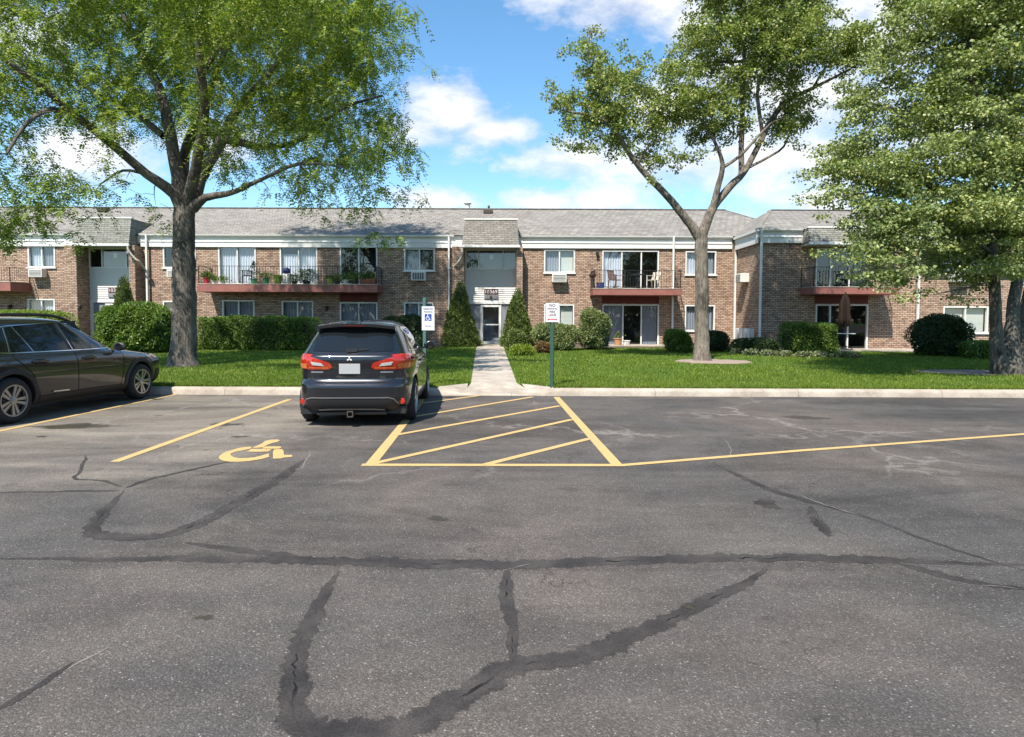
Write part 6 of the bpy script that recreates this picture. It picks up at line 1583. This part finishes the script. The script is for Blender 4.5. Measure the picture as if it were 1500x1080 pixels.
def wagon():
    yaw = R(-3.4); k = 1.07; h = 4.86 / 2
    q = lambda y: (y - h) * k
    base = Vector((-8.41, 10.72, 0))
    root = empty('parked_car', tuple(base), 'dark grey brown wagon with roof rails parked at the left edge of the lot', 'car', None, yaw)
    rear = [(.24, .25), (.34, .06), (.50, .0), (.66, .0), (.72, .05), (.9, .06), (1.02, .10), (1.1, .20), (1.3, .40), (1.46, .54), (1.53, .60), (1.58, .75), (1.62, 1.15), (1.64, 1.7)]
    front = [(.24, 4.70), (.36, 4.90), (.50, 4.98), (.66, 4.97), (.78, 4.90), (.86, 4.74), (.92, 4.40), (.98, 4.02), (1.03, 3.66), (1.065, 3.48), (1.15, 3.38), (1.30, 3.12), (1.44, 2.88), (1.53, 2.72), (1.59, 2.48), (1.625, 2.15), (1.64, 1.8)]
    width = [(.24, .83), (.34, .895), (.50, .915), (.70, .928), (.86, .925), (.96, .905), (1.03, .865), (1.08, .845), (1.25, .78), (1.42, .70), (1.50, .665), (1.56, .62), (1.605, .50), (1.63, .28), (1.64, .03)]
    sh = lambda tab: [(a, q(b)) for a, b in tab]
    car = Car(root, 4.86 * k, sh(rear), sh(front), width, 4.4, 4.2, .0, .0, M['paint_brown'])
    ya, yb, rw = q(1.16), q(3.92), .355
    car.body([(s, y, rw) for s in (1, -1) for y in (ya, yb)], .42)
    for s in (-1, 1):
        for y in (ya, yb):
            wheel(root, s * .815, y, rw, s, 10, .24)
            arch_ring(root, .92, y, rw, .405, .485, s, 'black', car=car, a0=-14, a1=194)
    S = lambda pts: [(q(a), b) for a, b in pts]
    for ax in ('right', 'left'):
        sg = 1 if ax == 'right' else -1
        car.part('side_window', 'car_glass', [(ax, S([(.62, 1.14), (1.14, 1.09), (1.20, 1.45), (.98, 1.41)]))])
        car.part('side_window', 'car_glass', [(ax, S([(1.22, 1.09), (1.55, 1.085), (1.36, 1.47), (1.28, 1.46)]))])
        car.part('side_window', 'car_glass', [(ax, S([(1.60, 1.085), (2.26, 1.08), (2.16, 1.52), (1.41, 1.48)]))])
        car.part('side_window', 'car_glass', [(ax, S([(2.40, 1.08), (3.38, 1.075), (3.28, 1.18), (3.04, 1.33), (2.74, 1.47), (2.28, 1.525)]))])
        pi = MB(); car.patch(pi, S([(2.27, 1.08), (2.39, 1.08), (2.27, 1.51), (2.17, 1.508)]), ax, .004); pi.build('pillar_trim', M['black'], root, smooth=True)
        ch = MB()
        for pts in ([(.60, 1.115), (1.2, 1.072), (2.3, 1.062), (3.42, 1.055)], [(.94, 1.43), (1.3, 1.485), (2.2, 1.535), (2.76, 1.485), (3.06, 1.345), (3.42, 1.09)], [(1.175, 1.09), (1.235, 1.46)], [(1.575, 1.085), (1.385, 1.475)], [(2.33, 1.08), (2.215, 1.51)]): car.line(ch, S(pts), ax, .013, .010)
        ch.build('window_trim', M['chrome'], root, smooth=True)
        se = MB()
        for pts in ([(1.22, 1.06), (1.24, .98), (1.50, .72), (1.62, .42), (1.66, .30)], [(2.35, 1.06), (2.38, .32)], [(3.42, 1.04), (3.44, .90), (3.42, .55), (3.36, .32)], [(1.66, .31), (3.36, .31)]): car.line(se, S(pts), ax, .009)
        se.build('door_gap', M['seam'], root)
        car.part('cladding', 'black', [(ax, S([(1.60, .25), (3.46, .25), (3.46, .36), (2.9, .375), (2.1, .375), (1.62, .36)]))], off=.014)
        cb = MB(); car.line(cb, S([(1.86, .415), (2.16, .405)]), ax, .022, .02); cb.build('cladding_badge', M['chrome'], root)
        cr = MB(); car.line(cr, S([(1.3, .80), (2.0, .815), (3.4, .84)]), ax, .012, .003); cr.build('crease_line', M['paint_brown'], root, smooth=True)
        car.part('front_bumper_cladding', 'black', [(ax, S([(4.40, .27), (4.60, .28), (4.64, .46), (4.60, .58), (4.44, .56)]))], off=.008)
        hl = car.part('headlight', 'lamp_clear', [(ax, S([(4.26, .86), (4.45, .90), (4.62, .83), (4.72, .76), (4.60, .73), (4.40, .77)])), ('front', [(sg * .50, .76), (sg * .86, .74), (sg * .86, .86), (sg * .52, .84)] if sg > 0 else [(-.52, .84), (-.86, .86), (-.86, .74), (-.50, .76)])], off=.008)
        car.part('indicator_lens', 'lamp_orange', [(ax, S([(4.28, .85), (4.36, .87), (4.36, .80), (4.33, .79)]))], hl, off=.014)
        car.part('tail_light', 'lamp_red', [(ax, S([(.12, .86), (.42, .90), (.30, 1.02), (.14, 1.02)])), ('rear', [(sg * .48, .88), (sg * .86, .88), (sg * .86, 1.02), (sg * .50, 1.0)] if sg > 0 else [(-.50, 1.0), (-.86, 1.02), (-.86, .88), (-.48, .88)])], off=.008)
        for yy in (1.50, 2.48):
            p, n = car.hit(ax, q(yy + .14), .93); hd = MB(); x0, x1 = sorted((p.x - sg * .004, p.x + sg * .038))
            hd.box(x0, x1, q(yy), q(yy + .26), .905, .945, .008); hd.build('door_handle', M['paint_brown'], root, smooth=True)
            rcs = MB(); car.patch(rcs, [(q(yy + .02), .885), (q(yy + .24), .885), (q(yy + .26), .925), (q(yy + .22), .955), (q(yy + .04), .955), (q(yy), .925)], ax, .003); rcs.build('handle_recess', M['seam'], root)
        # roof rail with a thick swept foot at each end
        pts = [(sg * .57, q(.95), 1.53), (sg * .56, q(1.05), 1.585), (sg * .55, q(1.35), 1.635), (sg * .54, q(1.9), 1.65), (sg * .54, q(2.3), 1.635), (sg * .55, q(2.62), 1.59), (sg * .56, q(2.82), 1.515)]
        up = [.0, .045, .07, .075, .07, .05, -.005]
        pts = [(a, b, car.hit('top', a, b)[0].z + u_) for (a, b, _), u_ in zip(pts, up)]
        rl = MB(); rl.tube(catmull(pts, .06), .026, 8)
        for a, b in ((.98, 1.30), (2.44, 2.72)): rl.box(sg * .555 - .02, sg * .555 + .02, q(a), q(b), car.hit('top', sg * .555, q(b))[0].z - .02, car.hit('top', sg * .555, q((a + b) / 2))[0].z + .045)
        rl.build('roof_rail', M['black'], root, smooth=True)
        mi = side_mirror(root, sg * .85, q(3.26), 1.085, sg, M['black'], .95)
    car.part('windscreen', 'car_glass', [('front', [(-.72, 1.10), (.72, 1.10), (.62, 1.48), (-.62, 1.48)])])
    car.part('rear_window', 'car_glass', [('rear', [(-.66, 1.10), (.66, 1.10), (.58, 1.44), (-.58, 1.44)])])
    car.part('grille', 'black', [('front', [(-.45, .52), (.45, .52), (.50, .76), (-.50, .76)])])
    un = MB(); un.box(-.72, .72, q(.5), q(4.2), .20, .32); un.build('underbody', M['black'], root)
wagon()

# ------------------------------------------------------------------ things on balconies and patios
def pot_mat(name, c): 
    if name not in M: M[name] = simple(name, c, .45, var=.12, scale=12)
    return name
pot_mat('pot_red', (.50, .02, .03)); pot_mat('pot_green', (.06, .28, .12)); pot_mat('pot_olive', (.22, .29, .05)); pot_mat('pot_lime', (.33, .48, .06))
pot_mat('pot_white', (.70, .70, .68)); pot_mat('pot_dark', (.03, .035, .03)); pot_mat('pot_clay', (.46, .24, .12)); pot_mat('pot_blue', (.02, .03, .13)); pot_mat('wood_red', (.28, .08, .035)); pot_mat('wood_brown', (.13, .075, .05)); pot_mat('cream', (.60, .54, .45)); pot_mat('umbrella_cloth', (.030, .020, .016))
def potted(px, Y, zf, r, h, pm, plant, ph, label, group, seed, pw=None, n=260):
    x = X(px, Y, 415); rng = np.random.default_rng(500 + seed)
    root = empty('potted_plant', (x, Y, zf), label, 'potted plant', group)
    p = MB(); p.lathe([(r * .72, 0), (r * .95, h * .9), (r * 1.06, h * .9001), (r * 1.06, h), (r * .9, h), (r * .85, h * .86)], (0, 0, 0), 18); p.build('pot', M[pm], root, smooth=True, angle=30)
    if plant:
        pw = pw or r * 1.7
        if plant == 'spiky':
            m = 90; a = rng.uniform(0, 6.28, m); el = rng.uniform(.3, 1.45, m)
            D = np.stack([np.cos(a) * np.cos(el), np.sin(a) * np.cos(el), np.sin(el)], 1); C = np.tile([0, 0, h * .9], (m, 1)) + rng.normal(size=(m, 3)) * .02
            N0 = unit(np.cross(D, rng.normal(size=(m, 3)))); V = leaves(C, D, N0, ph * rng.uniform(.6, 1, m), np.full(m, .05), rng)
        else:
            C = np.stack([rng.normal(size=n) * pw * .5, rng.normal(size=n) * pw * .5, h * .9 + rng.uniform(.02, 1, n) * ph], 1)
            if plant == 'cone': C[:, :2] *= (1.15 - (C[:, 2:3] - h) / ph).clip(.1, 1)
            D = unit(C - np.array([0, 0, h]) + rng.normal(size=(n, 3)) * .3); N0 = unit(rng.normal(size=(n, 3)) + np.array([0, 0, .6])); Nn = unit(N0 - D * np.sum(N0 * D, 1, keepdims=True))
            V = leaves(C, D, Nn, .09 * rng.uniform(.6, 1.2, n), .05 * rng.uniform(.6, 1.2, n), rng)
        np_mesh('plant', V, 4, M['leaf_hedge' if plant != 'cone' else 'leaf_dark'], root)
    return root
zf, _, _, yf_ = bl_main
GP = 'plants on the long left balcony'
potted(303, 30.5, zf, .17, .30, 'pot_red', 'spiky', .55, 'red pot with spiky green plant at the left end of the long balcony', GP, 1)
potted(313, 30.45, zf, .11, .16, 'pot_white', 'spiky', .38, 'small white pot with pale spiky plant right of the red pot', GP, 2)
potted(326, 30.45, zf, .16, .12, 'pot_white', 'leafy', .22, 'low white bowl of leaves in front of the first balcony door', GP, 3)
potted(372, 30.5, zf, .18, .26, 'pot_green', 'cone', .85, 'tall dark upright plant in a green pot by the first balcony door', GP, 4)
potted(390, 30.45, zf, .17, .30, 'pot_green', 'leafy', .28, 'green pot with a short leafy plant against shaded brick', GP, 5)
potted(407, 30.45, zf, .22, .38, 'pot_olive', 'leafy', .08, 'big olive green pot left of the white barbecue stand', GP, 6)
potted(449, 30.6, zf, .20, .18, 'pot_dark', 'leafy', .55, 'wide bushy dark plant before the second balcony door', GP, 7, .45, 700)
potted(431, 30.5, zf, .16, .16, 'pot_dark', 'leafy', .30, 'small dark leafy plant just right of the white barbecue stand', GP, 11, .28, 300)
potted(484, 30.45, zf, .15, .30, 'pot_lime', 'leafy', .12, 'lime green pot left of the third balcony door', GP, 8)
potted(494, 30.5, zf, .14, .16, 'pot_dark', 'leafy', .30, 'dark leafy plant between lime pot and white pot', GP, 9, .25)
potted(506, 30.45, zf, .16, .22, 'pot_white', 'leafy', .32, 'white pot with grassy plant at the third balcony door', GP, 10)
potted(520, 30.5, zf, .20, .18, 'pot_dark', 'leafy', .42, 'bushy dark plant beside the red wooden planter', GP, 12, .42, 500)
# red wooden planter
x0, x1 = X(528, 30.45), X(550, 30.45)
r = empty('planter_box', ((x0 + x1) / 2, 30.45, zf), 'red brown wooden planter box at the right end of the long balcony', 'planter')
mb = MB(); w = (x1 - x0) / 2
for q in range(9): a = -w + 2 * w * q / 9; mb.box(a + .004, a + 2 * w / 9 - .004, -.15, -.13, 0, .26)
mb.box(-w, w, -.128, .15, .0, .23); mb.box(-w - .01, w + .01, -.17, -.151, .22, .27); mb.build('box', M['wood_red'], r)
rng_ = np.random.default_rng(77); C = np.stack([rng_.uniform(-w, w, 260), rng_.uniform(-.12, .12, 260), .22 + rng_.uniform(0, .32, 260)], 1); D = unit(rng_.normal(size=(260, 3)) + [0, 0, .8]); N0 = unit(np.cross(D, rng_.normal(size=(260, 3))))
np_mesh('plant', leaves(C, D, N0, np.full(260, .10), np.full(260, .05), rng_), 4, M['leaf_hedge'], r)
# barbecue stand
x = X(420, 30.6); r = empty('barbecue', (x, 30.6, zf), 'white barbecue stand with a dark round lid on the long balcony', 'barbecue')
mb = MB(); mb.box(-.16, .16, -.15, .15, .04, .52, .02); mb.build('cabinet', M['pot_white'], r, smooth=True)
mb = MB(); mb.lathe([(.04, .52), (.19, .56), (.20, .66), (.17, .76), (.08, .82), (.0, .83)], (0, 0, 0), 18, cap=False); mb.build('lid', M['pot_blue'], r, smooth=True)
mb = MB(); [mb.box(a - .015, a + .015, b - .015, b + .015, 0, .06) for a in (-.13, .13) for b in (-.12, .12)]; mb.build('feet', M['iron'], r)

def chair(name, px, Y, z, mat, label, rz, rocking=False, w=.5, sl=6, hb=.95, cat='chair'):
    x = X(px, Y, 410); r = empty(name, (x, Y, z), label, cat, None, rz)
    hw = w / 2
    s = MB()
    for q in range(5): a = -.24 + .48 * q / 5; s.box(-hw + .03, hw - .03, a, a + .08, .42, .445)
    s.build('seat', M[mat], r)
    b = MB()
    for q in range(sl): a = -hw + .05 + (w - .1) * q / (sl - 1); b.obox((a, .24, .44), (a, .40, hb), .045, .018, (0, 1, 0))
    b.obox((-hw + .02, .40, hb), (hw - .02, .40, hb), .05, .03); b.build('backrest', M[mat], r)
    for sx in (-1, 1):
        l = MB(); l.obox((sx * (hw - .03), -.23, .66 if True else .44), (sx * (hw - .03), -.25, .0), .04, .04, (0, 1, 0)); l.build('leg', M[mat], r)
        l = MB(); l.obox((sx * (hw - .03), .24, .44), (sx * (hw - .03), .30, .0), .04, .04, (0, 1, 0)); l.build('leg', M[mat], r)
        l = MB(); l.obox((sx * (hw - .02), -.27, .67), (sx * (hw - .02), .32, .68), .06, .025); l.build('armrest', M[mat], r)
        if rocking:
            l = MB(); l.tube([(sx * (hw - .03), -.45 + .1 * k, .03 + .012 * (k - 4.5) ** 2 * .35) for k in range(10)], .02, 6); l.build('rocker', M[mat], r, smooth=True)
    return r
def round_table(px, Y, z, rad, h, mat, leg, label, group=None):
    x = X(px, Y, 410); r = empty('round_table', (x, Y, z), label, 'table', group)
    t = MB(); t.lathe([(rad - .02, h - .03), (rad, h - .025), (rad, h - .006), (rad - .01, h)], (0, 0, 0), 28); t.build('tabletop', M[mat], r, smooth=True, angle=30)
    l = MB(); l.tube([(0, 0, .12), (0, 0, h - .03)], .028, 10)
    for k in range(4):
        a = math.pi / 4 + k * math.pi / 2; l.tube([(0, 0, .16), (rad * .5 * math.cos(a), rad * .5 * math.sin(a), .10), (rad * .8 * math.cos(a), rad * .8 * math.sin(a), .015)], .016, 6)
    l.build('base', M[leg], r, smooth=True); return r
chair('chair', 362, 30.9, zf, 'black', 'dark chair in front of the first door on the long left balcony', R(25), w=.48, hb=.72)
zr_, _, _, _ = bl_right
chair('rocking_chair', 902, 30.8, zr_, 'wood_brown', 'brown slatted rocking chair on the small right balcony', R(35), True, .52, 7, .92)
round_table(934, 30.75, zr_, .33, .72, 'black', 'iron', 'black round bistro table on the small right balcony')
chair('chair', 957, 30.8, zr_, 'cream', 'cream slatted chair right of the black bistro table', R(-40), w=.5, hb=.84)
x = X(879, 30.6); r = empty('cooler', (x, 30.6, zr_), 'dark blue cooler box at the left end of the small right balcony', 'cooler')
mb = MB(); mb.box(-.17, .17, -.14, .14, .0, .24, .015); mb.build('body', M['pot_blue'], r, smooth=True); mb = MB(); mb.box(-.18, .18, -.15, .15, .242, .30, .015); mb.build('lid', M['pot_dark'], r, smooth=True)
p = P(868, 404, 30.3); r = empty('hanging_basket', tuple(p), 'brown basket hung outside the railing at the left end of the right balcony', 'basket')
mb = MB(); mb.lathe([(.05, -.14), (.16, -.06), (.20, .05), (.17, .05), (.05, -.1)], (0, 0, 0), 16); mb.build('basket', M['wood_brown'], r, smooth=True)
mb = MB(); [mb.tube([(.19 * math.cos(a), .19 * math.sin(a), .05), (.02 * math.cos(a), .02 * math.sin(a), .38)], .006, 4) for a in (0, 2.1, 4.2)]; mb.build('chains', M['iron'], r)
zw, _, _, _ = bl_wing
chair('rocking_chair', 1260, 27.75, zw, 'black', 'black slatted rocking chair on the wing balcony', R(-55), True, .55, 7, 1.0)
zp = gz(YF) + .046
potted(906, 30.2, zp, .22, .34, 'pot_clay', 'leafy', .35, 'tan clay pot with a twiggy plant at the ground floor patio door', 'pots on the ground floor patio', 21, .22, 90)
potted(918.5, 30.6, zp, .20, .22, 'pot_white', None, 0, 'empty white bowl pot right of the clay pot', 'pots on the ground floor patio', 22)
potted(887, 30.0, zp, .22, .46, 'pot_blue', None, 0, 'dark blue tub beside the variegated shrub', 'pots on the ground floor patio', 23)
zq = gz(YW) + .046
tb = round_table(1240, 27.2, zq, .42, .72, 'pot_white', 'iron', 'pale round patio table under the closed umbrella')
x = X(1237, 27.2, 460); r = empty('patio_umbrella', (x - .0, 27.2, zq + .721), 'closed brown patterned umbrella standing on the wing patio table', 'umbrella')
mb = MB(); mb.tube([(0, 0, 0), (0, 0, 2.0)], .02, 10); mb.build('pole', M['iron'], r, smooth=True)
mb = MB(); n = 24; prof = [(.06, .35), (.20, .45), (.22, .75), (.17, 1.1), (.19, 1.3), (.14, 1.6), (.05, 1.93), (.015, 2.02)]
for (q, h) in prof:
    for k in range(n): a = 2 * math.pi * k / n; w = q * (1 + .28 * math.sin(a * 6) * (q > .06)); mb.v.append((w * math.cos(a), w * math.sin(a), h - .1))
mb.f = [(i * n + k, i * n + (k + 1) % n, (i + 1) * n + (k + 1) % n, (i + 1) * n + k) for i in range(len(prof) - 1) for k in range(n)]; mb.build('canopy', M['umbrella_cloth'], r, smooth=True); M['umbrella_cloth'].node_tree.nodes['Principled BSDF'].inputs['Specular IOR Level'].default_value = .05

# unseen trees added behind the viewer so glass and paint have something to reflect
def reflection_trees():
    rng = np.random.default_rng(31)
    blobs = [((x + rng.uniform(-2, 2), -34 + rng.uniform(-3, 3), rng.uniform(3.2, 5.0)), (rng.uniform(3.5, 5), 3, rng.uniform(3, 4.4))) for x in np.arange(-52, 53, 6.5)]
    c = blob_points(blobs, 2600, rng)
    V = cluster_leaves(c, 8, .9, .75, .6, rng, .8)
    tag(np_mesh('reflection_trees', V, 4, M['leaf_dark']), 'row of unseen trees added behind the viewer for reflections', 'trees', kind='stuff')
reflection_trees()
